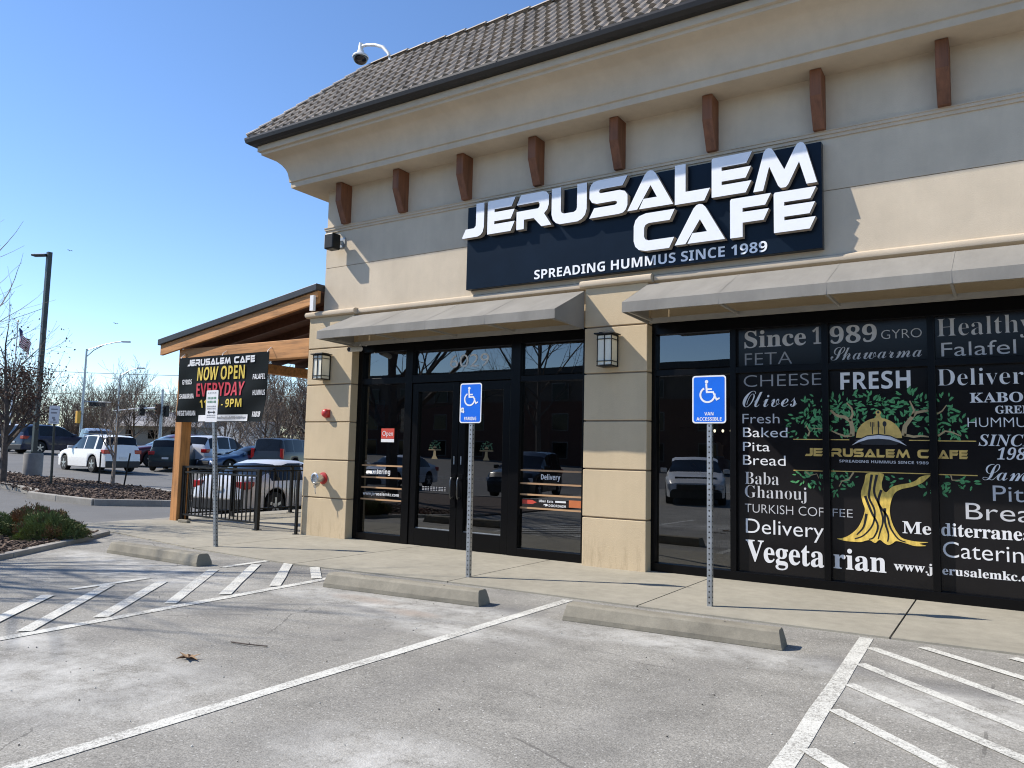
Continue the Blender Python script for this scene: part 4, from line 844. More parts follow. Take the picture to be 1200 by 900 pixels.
mb = MB(); mb.box(-9.87, -9.83, 8.80, 8.84, .018, 1.045, M['black']); mb.box(-9.89, -9.82, 8.78, 8.86, .018, .03, M['black']); tag(build('gate_post', mb, origin=(-9.85, 8.82, .018)), 'thin black gate post standing against the corner pilaster', 'post')
mb = MB(); mb.box(-12.9, -12.62, 8.72, 8.80, .018, .07, M['block']); tag(build('door_block', mb, origin=(-12.76, 8.76, .018), bevel=.01), 'small pale block lying at the foot of the railing by the timber post', 'block')

# ------------------------------------------------------------------ signs on posts, wheel stops
def post(mb_name, T_, x, y, z1, lean=0.0, holes=True):
    mb = MB(); w = .024
    top = (x + lean, y, z1)
    mb.bar((x, y, .0), top, w * 2, w * 2, M['galv'], (0, 1, 0))
    o = build('post', mb, T_, bevel=.003)
    if holes:
        mb = MB(); n = int(z1 / .0508)
        for k in range(1, n):
            z = k * .0508; xx = x + lean * z / z1
            mb.add([(xx + .0085 * math.cos(t), y - w - .0012, z + .0085 * math.sin(t)) for t in [2 * math.pi * j / 8 for j in range(8)]], [tuple(range(8))], M['hole'])
            mb.add([(xx + w + .0012, y + .0085 * math.cos(t), z + .0085 * math.sin(t)) for t in [2 * math.pi * j / 8 for j in range(8)]], [tuple(range(8))], M['hole'])
        build('punched_hole', mb, o, norm=False)['kind'] = 'stuff'
    return o
def rrect(x, z, w, h, r):
    o = []
    for cx_, cz_, a0 in ((x + w / 2 - r, z + h / 2 - r, 0), (x - w / 2 + r, z + h / 2 - r, 90), (x - w / 2 + r, z - h / 2 + r, 180), (x + w / 2 - r, z - h / 2 + r, 270)):
        for k in range(6): a = R(a0 + k * 18); o.append((cx_ + r * math.cos(a), cz_ + r * math.sin(a)))
    return o
def wheelchair(mb, x, z, s, y):
    """seated figure in a wheel, drawn in a cell of height s centred at x, z"""
    def q(px, pz): return (x + px * s, z + pz * s)
    flat(mb, [q(-.10 + .075 * math.cos(t), .42 + .075 * math.sin(t)) for t in [2 * math.pi * k / 16 for k in range(16)]], y, M['white'])
    flat(mb, [q(-.155, .34), q(-.075, .34), q(-.06, .14), q(.13, .14), q(.13, .07), q(-.055, .07), q(-.05, .02), q(.20, .02), q(.34, -.29), q(.44, -.24), q(.465, -.30), q(.31, -.385), q(.155, -.055), q(-.125, -.055)], y - .0004, M['white'])
    o, i = [], []
    for k in range(25):
        a = R(118 + k * (250 / 24)); o.append(q(-.06 + .345 * math.cos(a), -.13 + .345 * math.sin(a))); i.append(q(-.06 + .265 * math.cos(a), -.13 + .265 * math.sin(a)))
    mb.add([(px, y - .0008, pz) for px, pz in o + i], [(k, k + 1, 26 + k, 25 + k) for k in range(24)], M['white'])
def hc_sign(x, y, lines, label, lean, w, h, zc, tilt, sticker=False):
    s = thing('parking_sign', label, 'sign', (x, y, .018))
    post('post', s, x, y, zc - h / 2 + .35, lean)
    xx = x + lean * 1.02; yf = y - .031
    mb = MB(); mb.plate(rrect(xx, zc, w, h, .03), yf, yf + .004, M['white'], M['galv']); pl = build('sign_panel', mb, s)
    mb = MB(); flat(mb, rrect(xx, zc, w - .028, h - .028, .02), yf - .001, M['blue'])
    wheelchair(mb, xx - .0, zc + h * .16, h * .50, yf - .002)
    for t, u, v0, v1, c in lines: text(mb, t, 'nb', xx - u, xx + u, zc + v0 * h, zc + v1 * h, yf - .002, M['white'])
    if sticker:
        flat(mb, [(xx - w * .46 + px * .05, zc - h * .23 + pz * .055) for px, pz in ((0, .2), (.2, 0), (.6, -.05), (1, -.2), (1.1, .2), (.9, .5), (1.05, .9), (.6, 1), (.2, .95), (.05, .6))], yf - .003, M['vw']); flat(mb, [(xx - w * .46 + px * .05, zc - h * .23 + pz * .055) for px, pz in ((.3, .3), (.6, .25), (.7, .6), (.4, .75))], yf - .0036, M['vg'])
    build('sign_face', mb, pl, norm=False)
hc_sign(-5.165, 7.18, [('PARKING', .085, -.43, -.345, 0)], 'blue accessible parking sign on a leaning galvanised post, reading PARKING, before the doors', -.015, .305, .46, 1.985, 0, True)
hc_sign(-2.425, 7.31, [('VAN', .045, -.335, -.265, 0), ('ACCESSIBLE', .125, -.445, -.375, 0)], 'blue van accessible sign on a galvanised post before the shop window', .0, .335, .465, 1.985, 0)
s = thing('parking_sign', 'narrow white parking sign with double arrow on a galvanised post before the banner', 'sign', (-9.42, 6.99, .018))
post('post', s, -9.42, 6.99, 2.15, -.225)
xx, zc, w, h = -9.645, 2.0, .27, .46
mb = MB(); mb.plate(rrect(xx, zc, .27, .46, .02), 6.955, 6.959, M['white'], M['galv']); pl = build('sign_panel', mb, s)
mb = MB(); grn = pm('sign_green_ink', (.10, .25, .15), .5); rs = random.Random(9)
for v, nl, hh, m in [(.40, 5, .015, M['vg']), (.22, 6, .032, grn), (.10, 7, .032, grn), (-.03, 8, .02, M['vg']), (-.10, 8, .02, M['vg']), (-.30, 9, .013, M['vg']), (-.36, 9, .013, M['vg'])]:
    for k in range(nl):
        a = xx - .10 + k * .2 / nl; flat(mb, [(a, zc + v * h), (a + .2 / nl * rs.uniform(.5, .8), zc + v * h), (a + .2 / nl * rs.uniform(.4, .8), zc + v * h + hh), (a, zc + v * h + hh)], 6.953, m)
az = zc - .19 * h
flat(mb, [(xx - .09, az), (xx - .05, az + .025), (xx - .05, az + .007), (xx + .05, az + .007), (xx + .05, az + .025), (xx + .09, az), (xx + .05, az - .025), (xx + .05, az - .007), (xx - .05, az - .007), (xx - .05, az - .025)], 6.952, M['blackv'])
build('sign_face', mb, pl, norm=False)
def wheel_stop(x0, y0, x1, y1, label):
    a = Vector((x0, y0, 0)); b = Vector((x1, y1, 0)); L_ = (b - a).length; d = (b - a) / L_; n_ = Vector((-d.y, d.x, 0))
    prof = [(-.105, 0), (-.105, .04), (-.075, .125), (-.055, .14), (.055, .14), (.075, .125), (.105, .04), (.105, 0)]
    mb = MB(); rr = random.Random(int(-x0 * 10)); N_ = 12; k = len(prof); vs = []
    for i in range(N_ + 1):
        t = L_ * i / N_; e = .03 if i in (0, N_) else 0
        for u, z in prof:
            q = a + d * (t + (e * (1 if i == 0 else -1) * (z / .14))) + n_ * (u + rr.uniform(-.0018, .0018)); vs.append((q.x, q.y, z * (1 - rr.uniform(0, .02)) + .003))
    mb.add(vs, [(i * k + j, i * k + (j + 1) % k, (i + 1) * k + (j + 1) % k, (i + 1) * k + j) for i in range(N_) for j in range(k)] + [tuple(range(k))[::-1], tuple(N_ * k + j for j in range(k))], M['block'])
    for t in (.45, L_ - .45):
        q = a + d * t; mb.lathe([(.012, .137), (.012, .143)], 8, M['joint'], (q.x, q.y, 0))
    return tag(build('wheel_stop', mb, origin=(a + b) / 2, bevel=.006), label, 'wheel stop', 'concrete wheel stops along the walk')
wheel_stop(-9.97, 5.84, -8.09, 5.86, 'concrete wheel stop crossed by branch shadows, beside the mulch bed')
wheel_stop(-6.0, 5.86, -4.15, 6.04, 'concrete wheel stop before the entrance doors, behind the PARKING sign')
wheel_stop(-3.27, 6.03, -1.46, 6.14, 'concrete wheel stop before the shop window, by the van accessible sign')

# fallen leaf
mb = MB(); lx, ly = -4.64, 3.28
pts = []
for k in range(18):
    a = 2 * math.pi * k / 18; r = .055 * (1.25 if k % 3 == 0 else .55); pts.append((lx + 1.5 * r * math.cos(a), ly + r * math.sin(a), .012 + .014 * abs(math.sin(a * 1.5)) + (.01 if k % 2 else 0)))
mb.add([(lx, ly, .012)] + pts, [(0, 1 + k, 1 + (k + 1) % 18) for k in range(18)], pm('dry_leaf', (.30, .19, .10), .8)); mb.add([(x, y, z - .002) for x, y, z in [(lx, ly, .012)] + pts], [(0, 1 + (k + 1) % 18, 1 + k) for k in range(18)], M['brownleaf'])
tag(build('fallen_leaf', mb, origin=(lx, ly, .01), norm=False), 'dry curled brown leaf lying alone on the asphalt', 'leaf')
mb = MB(); mb.tube([(-4.78, 3.72, .012), (-4.62, 3.74, .016), (-4.48, 3.80, .012)], .005, 5, M['bark']); tag(build('fallen_twig', mb, origin=(-4.62, 3.74, .01)), 'thin dark twig lying on the asphalt beyond the dry leaf', 'twig')

# ------------------------------------------------------------------ plants
def bare_tree(seed, h, r, levels=4, spread=1.0, clear=.28, nb=9, curve=.16, sides=5, rmin=.004):
    rg = random.Random(seed); tr, br = MB(), MB(); tips = []
    def rnd(): return Vector((rg.uniform(-1, 1), rg.uniform(-1, 1), rg.uniform(-1, 1)))
    def limb(p, d, L_, rad, lev, mb, matk):
        n = 5 if lev == 0 else (4 if lev < 3 else 3); pts = [p.copy()]; rs = [rad]; q = p.copy(); dd = d.copy(); side = []
        for i in range(n):
            dd = (dd + rnd() * curve * (1 if lev else .35) + Vector((0, 0, .10 if lev else .05))).normalized(); q = q + dd * L_ / n
            pts.append(q.copy()); rs.append(max(rad * (1 - (.62 if lev < levels - 1 else .75) * (i + 1) / n), rmin)); side.append((q.copy(), dd.copy(), rs[-1]))
        mb.tube(pts, rs, max(3, sides - lev), matk, cap=False)
        if lev >= levels - 1: tips.extend(pts[1:]); return
        k = nb if lev == 0 else rg.randint(4, 6) if lev == 1 else rg.randint(3, 5)
        for j in range(k):
            t = clear + (1 - clear) * (j + rg.random() * .8) / k if lev == 0 else .25 + .75 * (j + rg.random()) / k
            f = min(t, .999) * n; i = int(f); a = pts[i].lerp(pts[i + 1], f - i); rad0 = rs[i] * (1 - (f - i)) + rs[i + 1] * (f - i)
            ax = dd.cross(rnd()).normalized(); ang = R(rg.uniform(28, 62)) * spread * (1.15 - .35 * t if lev == 0 else 1)
            nd = Matrix.Rotation(ang, 3, ax) @ (pts[i + 1] - pts[i]).normalized()
            limb(a, nd, L_ * rg.uniform(.42, .68) * (1.15 - .45 * t if lev == 0 else 1), max(rad0 * rg.uniform(.45, .68), rmin), lev + 1, br, None or matk)
        limb(q, dd, L_ * .5, rs[-1], lev + 1, br, matk)
    return tr, br, tips, limb
def make_tree(name, label, cat, x, y, z, h, r, seed, mat, group=None, leaves=0, **k):
    o = thing(name, label, cat, (x, y, z), group=group)
    tr, br, tips, limb = bare_tree(seed, h, r, **k); limb(Vector((0, 0, -.05)), Vector((0, 0, 1)), h * .62, r, 0, tr, mat)
    build('trunk', tr, o, local=True, norm=False, smooth=60); build('branches', br, o, local=True, norm=False)
    if leaves:
        rg = random.Random(seed + 1); mb = MB()
        for _ in range(leaves):
            t = rg.choice(tips)
            if t.z > h * .72 and rg.random() < .85: continue
            p = t + Vector((rg.gauss(0, .09), rg.gauss(0, .09), rg.gauss(0, .08))); a = Vector((rg.uniform(-1, 1), rg.uniform(-1, 1), rg.uniform(-1, .3))).normalized(); b = a.orthogonal().normalized(); s = rg.uniform(.05, .10)
            mb.add([p, p + a * s * .5 + b * s * .35, p + a * s, p + a * s * .5 - b * s * .35], [(0, 1, 2, 3)], M['brownleaf'])
        build('leaves', mb, o, local=True, norm=False)['kind'] = 'stuff'
    return o
make_tree('tree', 'dark tree holding withered brown leaves, on the mulch island', 'tree', -28.2, 12.5, T(-28.2) + .1, 5.5, .13, 21, M['bark'], leaves=4500, spread=.95, nb=16, clear=.2)
make_tree('young_tree', 'slender bare young tree held by two stakes on the mulch island', 'tree', -26.0, 15.0, T(-26.0) + .1, 3.9, .075, 33, M['barkpale'], spread=.9, nb=9, clear=.30, curve=.2)
for x, y, dx, lb in ((-26.5, 14.8, 0.0, 'left'), (-25.75, 15.25, .35, 'right')):
    mb = MB(); mb.tube([(x, y, T(x)), (x + dx * .8, y - .0, T(x) + 1.25)], .03, 6, M['black']); tag(build('tree_stake', mb, origin=(x, y, T(x))), 'upright dark stake left of the young tree' if lb == 'left' else 'slanting dark stake right of the young tree', 'stake')
make_tree('shade_tree', 'bare tree in the mulch bed outside the left edge, shading the hatched bay', 'tree', -15.2, 1.0, .05, 9.4, .2, 15, M['bark'], spread=1.0, nb=13, clear=.22, curve=.14).rotation_euler = (0, 0, 2.2)
t_ = make_tree('shade_tree', 'tall bare tree in the mulch bed reaching thin branches in past the left edge', 'tree', -17.2, 5.4, .05, 10.5, .2, 15, M['barkpale'], spread=1.0, nb=13, clear=.22, curve=.14); t_.scale = (.66, .66, .66); t_.rotation_euler = (0, 0, 5.4)
def shrub(x, y, rx, ry, h, n, mats, label, seed, red=.25):
    rg = random.Random(seed); mb = MB(); o = thing('juniper_shrub', label, 'shrub', (x, y, .05), group='low junipers in the mulch bed')
    nb_ = 46
    st_ = MB()
    for b in range(nb_):
        a = rg.uniform(0, 6.28); el = rg.uniform(.1, 1.3); d = Vector((math.cos(a) * math.cos(el) * rx, math.sin(a) * math.cos(el) * ry, math.sin(el) * h)) * rg.uniform(.75, 1.12)
        tip = d; st_.tube([(0, 0, 0), d * .5 + Vector((0, 0, .03)), tip], [.012, .008, .003], 4, M['bark'])
    ph = [rg.uniform(0, 6.28) for _ in range(5)]
    for k in range(n):
        a = rg.uniform(0, 6.28); el = math.asin(rg.random() ** .8); lump = 1 + .2 * math.sin(3 * a + ph[0]) * math.cos(2.5 * el + ph[1]) + .15 * math.sin(7 * a + ph[2]) * math.sin(5 * el + ph[3]) + .05 * math.sin(13 * a + ph[4])
        dn = Vector((math.cos(a) * math.cos(el), math.sin(a) * math.cos(el), math.sin(el))); q = lump * (1 - .28 * rg.random() ** 2.2) * (1.0 + (.12 * rg.random() if rg.random() < .06 else 0))
        p = Vector((dn.x * rx * q, dn.y * ry * q, max(dn.z * h * q, .01)))
        dr = (dn + Vector((rg.uniform(-.8, .8), rg.uniform(-.8, .8), rg.uniform(-.2, 1.0)))).normalized(); s = rg.uniform(.022, .05); w = dr.orthogonal().normalized() * s * .2
        mt = M['junred'] if math.sin(4 * a + ph[2]) * math.cos(3 * el + ph[0]) + rg.uniform(-.6, .6) > 1 - 2 * red else M['juniper']
        mb.add([p - w, p + w, p + dr * s], [(0, 1, 2)], mt)
    build('stem', st_, o, local=True, norm=False); build('foliage', mb, o, local=True, norm=False)
shrub(-11.62, 5.82, .47, .42, .31, 14000, None, 'full dark green juniper at the right end of the mulch bed', 1, .18)
shrub(-12.45, 5.35, .42, .38, .30, 9000, None, 'dark juniper at the left edge, beside the full one', 2, .1)
shrub(-12.75, 6.15, .62, .36, .33, 9000, None, 'bronzed rusty juniper behind the two dark ones', 3, .75)

# ------------------------------------------------------------------ vehicles
SPEC = {
 'suv': dict(L=4.65, W=1.86, prof=[(2.32, .55), (2.27, .78), (2.05, .95), (1.6, 1.02), (1.05, 1.09), (.75, 1.26), (.28, 1.53), (-.1, 1.66), (-.8, 1.70), (-1.6, 1.67), (-1.98, 1.60), (-2.16, 1.30), (-2.24, 1.05), (-2.3, .80), (-2.32, .45)], belt=1.04, wb=(1.42, -1.33), r=.355, pil=[(-.42, .045), (-1.42, .06)], gl=(1.0, -2.0)),
 'big_suv': dict(L=5.2, W=2.0, prof=[(2.6, .6), (2.56, .9), (2.35, 1.08), (1.8, 1.14), (1.15, 1.20), (.9, 1.36), (.5, 1.68), (.15, 1.83), (-.8, 1.87), (-2.0, 1.85), (-2.36, 1.80), (-2.46, 1.40), (-2.54, 1.12), (-2.58, .85), (-2.6, .5)], belt=1.16, wb=(1.6, -1.4), r=.39, pil=[(-.4, .05), (-1.5, .06)], gl=(1.1, -2.25)),
 'sedan': dict(L=4.8, W=1.83, prof=[(2.4, .5), (2.34, .66), (2.1, .78), (1.6, .88), (1.0, .95), (.6, 1.13), (.15, 1.34), (-.3, 1.43), (-.8, 1.43), (-1.2, 1.34), (-1.75, 1.07), (-2.1, 1.04), (-2.3, .98), (-2.38, .78), (-2.4, .45)], belt=.93, wb=(1.45, -1.35), r=.33, pil=[(-.32, .045)], gl=(.95, -1.5)),
}
def wheel(root, x, y, r, side):
    mb = MB(); w = .11
    mb.lathe([(r * .62, -w), (r * .93, -w), (r, -w * .7), (r, w * .7), (r * .93, w), (r * .62, w)], 24, M['tyre'], (0, 0, 0), 'Y')
    o = build('wheel', mb, root, local=True, smooth=40); o.location = (x, y, r)
    mb = MB(); yo = side * w * .82
    mb.lathe([(r * .64, yo), (r * .60, yo + side * .02), (r * .55, yo - side * .015)], 24, M['rim'], (0, 0, 0), 'Y'); mb.lathe([(r * .14, yo + side * .01), (r * .1, yo + side * .03)], 10, M['rim'], (0, 0, 0), 'Y')
    for k in range(5):
        a = 2 * math.pi * k / 5 + .3; mb.bar((math.cos(a) * r * .1, yo + side * .012, math.sin(a) * r * .1), (math.cos(a) * r * .6, yo + side * .008, math.sin(a) * r * .6), .07, .03, M['rim'], (0, 1, 0))
    build('rim', mb, o, local=True)
def car(kind, paint, label, x, y, z, az, sc=1.0, cat='car', rack=False, group=None):
    """az: compass heading of the nose in degrees clockwise from +Y"""
    sp = SPEC[kind]; L_, W, belt, r = sp['L'], sp['W'], sp['belt'], sp['r']
    o = thing({'suv': 'parked_car', 'big_suv': 'parked_car', 'sedan': 'parked_car'}[kind], label, cat, (x, y, z), R(90 - az), group); o.scale = (sc,) * 3
    px = [p[0] for p in sp['prof']][::-1]; pz = [p[1] for p in sp['prof']][::-1]
    xs_ = sorted(set([round(v, 4) for v in np.linspace(-L_ / 2, L_ / 2, 64)] + px))
    def top(v): return float(np.interp(v, px, pz))
    def wid(v): u = abs(2 * v / L_); return W / 2 * (1 - .13 * u ** 6 - .03 * u ** 2)
    rings = []; zb = .22
    for v in xs_:
        t = top(v); w = wid(v); zm = zb
        for wx in sp['wb']:
            d = abs(v - wx); Ra = r + .065
            if d < Ra: zm = max(zm, r + math.sqrt(Ra * Ra - d * d))
        g = t - belt; ends = (abs(v) > L_ / 2 - .25)
        if g > .1:
            wr = w * (.80 if t > belt + .3 else .80 + .13 * (1 - g / .3)); b4, b5, b6 = (w * .955, belt), (wr, t - .07 if g > .2 else t - .03), (wr * .85, t - .012)
        else:
            b4, b5, b6 = (w * .95, min(belt, t - .07)), (w * .88, t - .025), (w * .62, t - .004)
        rings.append([(0, zm), (w * .86, zm), (w * .985, zm + .03), (w, max(zm + .06, .50)), (w * .99, max(zm + .08, min(belt - .16, t - .14))), b4, b5, b6, (0, t + (.012 if g > .1 else .006))])
    body, cls = MB(), {}
    def put(mbk, q, mat): mbk.add(q, [tuple(range(len(q)))], mat)
    win = {'windscreen': MB(), 'rear_window': MB(), 'side_window_near': MB(), 'side_window_far': MB()}
    for i in range(len(xs_) - 1):
        a, b = xs_[i], xs_[i + 1]; A, Bq = rings[i], rings[i + 1]; m = (a + b) / 2
        ga, gb = top(a) - belt, top(b) - belt; slope = abs((top(b) - top(a)) / max(b - a, 1e-6))
        for j in range(8):
            for s in (1, -1):
                q = [(a, s * A[j][0], A[j][1]), (b, s * Bq[j][0], Bq[j][1]), (b, s * Bq[j + 1][0], Bq[j + 1][1]), (a, s * A[j + 1][0], A[j + 1][1])]
                if s < 0: q = q[::-1]
                tgt, mat = body, paint
                if j == 5 and min(ga, gb) > .16 and sp['gl'][1] < m < sp['gl'][0] and not any(abs(m - c_) < w_ for c_, w_ in sp['pil']): tgt, mat = win['side_window_near' if s > 0 else 'side_window_far'], M['carglass']
                elif j in (6, 7) and min(ga, gb) > .02 and slope > .38: tgt, mat = win['windscreen' if m > 0 else 'rear_window'], M['carglass']
                elif j <= 1 or (j == 2 and A[3][1] < .6): mat = M['plastic'] if j <= 1 else paint
                put(tgt, q, mat)
    for k, A in ((0, rings[0]), (-1, rings[-1])):
        v = xs_[k]; q = [(v, A[j][0], A[j][1]) for j in range(9)] + [(v, -A[j][0], A[j][1]) for j in range(7, 0, -1)]; put(body, q, M['plastic'])
    def weld(mbk):
        key = {}; nv = []; mp = []
        for v in mbk.v:
            kk = tuple(round(c_, 4) for c_ in v)
            if kk not in key: key[kk] = len(nv); nv.append(v)
            mp.append(key[kk])
        fs, ms = [], []
        for f, m_ in zip(mbk.f, mbk.m):
            g_ = []
            for i_ in f:
                if mp[i_] not in g_: g_.append(mp[i_])
            if len(g_) > 2: fs.append(g_); ms.append(m_)
        mbk.v, mbk.f, mbk.m = nv, fs, ms; return mbk
    build('body', weld(body), o, local=True, norm=False, smooth=38)
    for k, w in win.items():
        if w.v: build(k.replace('_near', '').replace('_far', ''), weld(w), o, local=True, norm=False, smooth=38)
    mb = MB(); mb.box(-L_ / 2 + .35, L_ / 2 - .35, -W / 2 + .3, W / 2 - .3, .25, belt - .1, M['plastic']); build('cabin_floor', mb, o, local=True)
    for wx in sp['wb']:
        for s in (1, -1): wheel(o, wx, s * (W / 2 - .125), r, s)
    zr = belt - .12 if kind != 'sedan' else .82
    for s in (1, -1):
        mb = MB(); xr2 = -L_ / 2
        def wv(v): return wid(v)
        if kind == 'big_suv': mb.box(xr2 + .03, xr2 + .16, *sorted((s * (wv(xr2 + .1) - .16), s * (wv(xr2 + .1) + .012))), zr - .22, zr + .28, M['tail'])
        else: mb.box(xr2 + .03, xr2 + .38, *sorted((s * (wv(xr2 + .2) - .30), s * (wv(xr2 + .2) + .008))), zr - .08, zr + .10, M['tail'])
        build('tail_light', mb, o, local=True, bevel=.02)
        mb = MB(); xf = L_ / 2; hz = sp['prof'][1][1] - .08
        mb.box(xf - .42, xf - .05, *sorted((s * (wv(xf - .2) - .34), s * (wv(xf - .2) + .005))), hz - .10, hz + .05, M['head']); build('headlight', mb, o, local=True, bevel=.02)
        mb = MB(); mx = sp['gl'][0] - .28; mb.box(mx - .05, mx + .07, *sorted((s * (W / 2 - .04), s * (W / 2 + .16))), belt + .0, belt + .14, paint); build('mirror', mb, o, local=True, bevel=.03)
        if rack:
            mb = MB(); mb.bar((.2, s * W * .35, sp['prof'][8][1] + .045), (-1.6, s * W * .35, sp['prof'][8][1] + .035), .03, .03, M['plastic']); build('roof_rail', mb, o, local=True)
    mb = MB(); mb.box(-L_ / 2 - .012, -L_ / 2 + .02, -.16, .16, .62 if kind != 'sedan' else .70, .72 if kind != 'sedan' else .80, M['plate']); build('licence_plate', mb, o, local=True)
    mb = MB(); mb.box(-L_ / 2 - .03, -L_ / 2 + .3, -W / 2 + .16, W / 2 - .16, .24, .52, M['plastic']); build('bumper', mb, o, local=True, bevel=.03)
    mb = MB(); mb.box(L_ / 2 - .2, L_ / 2 + .03, -W / 2 + .35, W / 2 - .35, .45, .62, M['plastic']); build('grille', mb, o, local=True, bevel=.02)
    return o
def cp(name, c, metal=.0): return pm(name, c, .3, metal, var=.02, coat=.35, spec=.35)
pw, psil, pnavy, pmar, pblk = cp('white_car_paint', (.78, .77, .74)), cp('silver_car_paint', (.60, .61, .63), .15), cp('navy_car_paint', (.008, .014, .04)), cp('maroon_car_paint', (.06, .008, .014)), cp('black_car_paint', (.010, .011, .012))
pdg, pblue, pcyan = cp('dark_green_car_paint', (.03, .04, .035)), cp('steel_blue_car_paint', (.02, .05, .11), .3), cp('pale_blue_car_paint', (.28, .34, .42), .4)
LOTG = 'cars parked across the drive'
def tcar(kind, paint, label, x, y, az, sc=1.05, dz=0, **k): return car(kind, paint, label, x, y, T(x) + dz, az, sc, **k)
tcar('suv', pw, 'white crossover seen from behind, driving past the young tree', -35.9, 19.95, -86, 1.0, rack=True)
tcar('suv', pmar, 'dark maroon SUV facing left between the white crossover and the porch post', -39.9, 26.3, -172, 1.08)
tcar('suv', pdg, 'dark grey green hatchback mostly hidden behind the timber porch post', -36.3, 24.2, -44, .95)
tcar('suv', psil, 'silver SUV seen from behind below the banner', -37.0, 27.4, -18, 1.08)
tcar('sedan', pblue, 'dark steel blue sedan facing left, beyond the silver sedan', -33.2, 26.3, -170, 1.0)
tcar('big_suv', pblk, 'large black SUV with tall red tail lights, seen from behind beside the pilaster', -32.4, 28.4, -22, 1.0)
tcar('sedan', psil, 'silver sedan parked just behind the porch railing', -16.35, 14.2, -8, 1.0, dz=-.1)
tcar('suv', pnavy, 'dark navy SUV at far left with its rear plate showing', -55.0, 27.3, -8, 1.15, dz=.0)
tcar('suv', cp('ice_white_car_paint', (.62, .66, .70)), 'pale white car cut by the left edge of the view', -59.5, 25.6, -125, 1.12)
tcar('suv', pcyan, 'pale blue SUV facing forward behind the white crossover', -57.0, 31.6, 105, 1.1)
# box van far away
V = thing('delivery_van', 'white box van far off above the blue sedan', 'van', (-50, 39.2, T(-50) + .25), R(200))
mb = MB(); mb.box(-2.4, 1.1, -1.05, 1.05, .6, 2.6, pw); build('cargo_box', mb, V, local=True, bevel=.06)
mb = MB()
vs = [(x, y, z) for y in (-.98, .98) for x, z in ((1.12, .5), (2.9, .5), (2.9, 1.15), (2.15, 1.35), (1.7, 2.15), (1.12, 2.2))]
mb.add(vs, [tuple(range(6)), tuple(range(6, 12))[::-1]] + [(i, (i + 1) % 6, 6 + (i + 1) % 6, 6 + i) for i in range(6)], pw); build('cab', mb, V, local=True)
mb = MB(); mb.add([(2.16, -.9, 1.37), (2.16, .9, 1.37), (1.73, .85, 2.1), (1.73, -.85, 2.1)], [(0, 1, 2, 3)], M['carglass']); build('windscreen', mb, V, local=True)
for wx in (2.1, -1.6):
    for s_ in (1, -1): wheel(V, wx, s_ * .9, .38, s_)

# ------------------------------------------------------------------ street furniture beyond the drive
L = thing('light_pole', 'tall dark lot light pole on a round concrete base in the island', 'lamp post', (-31.0, 14.75, T(-31) + .1))
mb = MB(); mb.lathe([(.33, 0), (.33, .86), (.30, .90)], 20, M['oldcon']); build('concrete_base', mb, L, local=True, smooth=40)
mb = MB(); mb.box(-.078, .078, -.078, .078, .9, 8.65, M['darkpole']); mb.box(-.2, .2, -.2, .2, .9, .96, M['darkpole']); build('pole', mb, L, local=True)
mb = MB(); mb.bar((-.05, -.05, 8.53), (-.62, -.3, 8.53), .24, .08, M['darkpole']); build('lamp_head', mb, L, local=True, bevel=.02)
L = thing('parking_sign', 'white parking sign on a thin dark post beside the concrete pole base', 'sign', (-26.67, 13.3, T(-26.67)))
mb = MB(); mb.bar((0, 0, 0), (.12, -.1, 2.2), .06, .06, M['darkpole'], (0, 1, 0)); build('post', mb, L, local=True)
mb = MB(); d_ = Vector((.75, .66, 0)).normalized(); nrm = Vector((.66, -.75, 0)).normalized() * .05; c_ = Vector((.13, -.11, 2.45)) + nrm
def srect(a0, a1, z0, z1, e, mat): mb.add([c_ + d_ * a0 + Vector((0, 0, z0)) + nrm * e, c_ + d_ * a1 + Vector((0, 0, z0)) + nrm * e, c_ + d_ * a1 + Vector((0, 0, z1)) + nrm * e, c_ + d_ * a0 + Vector((0, 0, z1)) + nrm * e], [(0, 1, 2, 3)], mat)
srect(-.16, .16, -.3, .3, 0, M['white']); srect(-.16, .16, -.3, .3, -.3, M['galv'])
for a0, a1, z0, z1 in ((-.1, .1, .16, .2), (-.1, .08, .04, .09), (-.06, .03, -.14, -.07), (-.02, .05, -.2, -.14), (-.1, .1, -.26, -.23)): srect(a0, a1, z0, z1, .1, M['vg'])
build('sign_panel', mb, L, local=True, norm=False)
def street_light(x, y, h, ax, ay, rise, label):
    L = thing('street_light', label, 'street light', (x, y, T(x)), group='davit street lights at the road')
    mb = MB(); mb.tube([(0, 0, 0), (0, 0, h)], [.16, .09], 8, M['galv']); build('pole', mb, L, local=True, smooth=60)
    mb = MB(); pts = [(ax * t, ay * t, h - .15 + rise * math.sin(t * 1.45)) for t in (0, .12, .3, .55, .8, 1)]; mb.tube(pts, .055, 6, M['galv']); mb.tube([(0, 0, h - .8), (ax * .2, ay * .2, h - .3 + rise * .2), (ax * .45, ay * .45, h - .15 + rise * .55)], .04, 6, M['galv']); build('davit_arm', mb, L, local=True, smooth=60)
    mb = MB(); e = Vector(pts[-1]); dd = Vector((ax, ay, 0)).normalized(); mb.bar(e - dd * .1, e + dd * .75, .3, .14, M['galv']); build('lamp_head', mb, L, local=True, bevel=.04); return L
S1 = street_light(-75.8, 40.2, 9.6, 3.0, 1.85, .95, 'nearer grey davit street light that also carries a signal mast arm')
mb = MB(); mb.tube([(0, 0, 4.45), (2.3, 1.45, 4.4)], .06, 6, M['galv']); build('mast_arm', mb, S1, local=True)
mb = MB(); mb.bar((.5, .32, 4.25), (1.9, 1.2, 4.22), .06, .5, M['black']); build('street_name_panel', mb, S1, local=True)
mb = MB(); mb.box(-.35, .05, -.45, -.05, 2.3, 3.5, M['orangesig']); mb.box(-.55, -.36, -.4, -.1, 2.4, 3.3, M['black']); build('signal_head', mb, S1, local=True, bevel=.03)
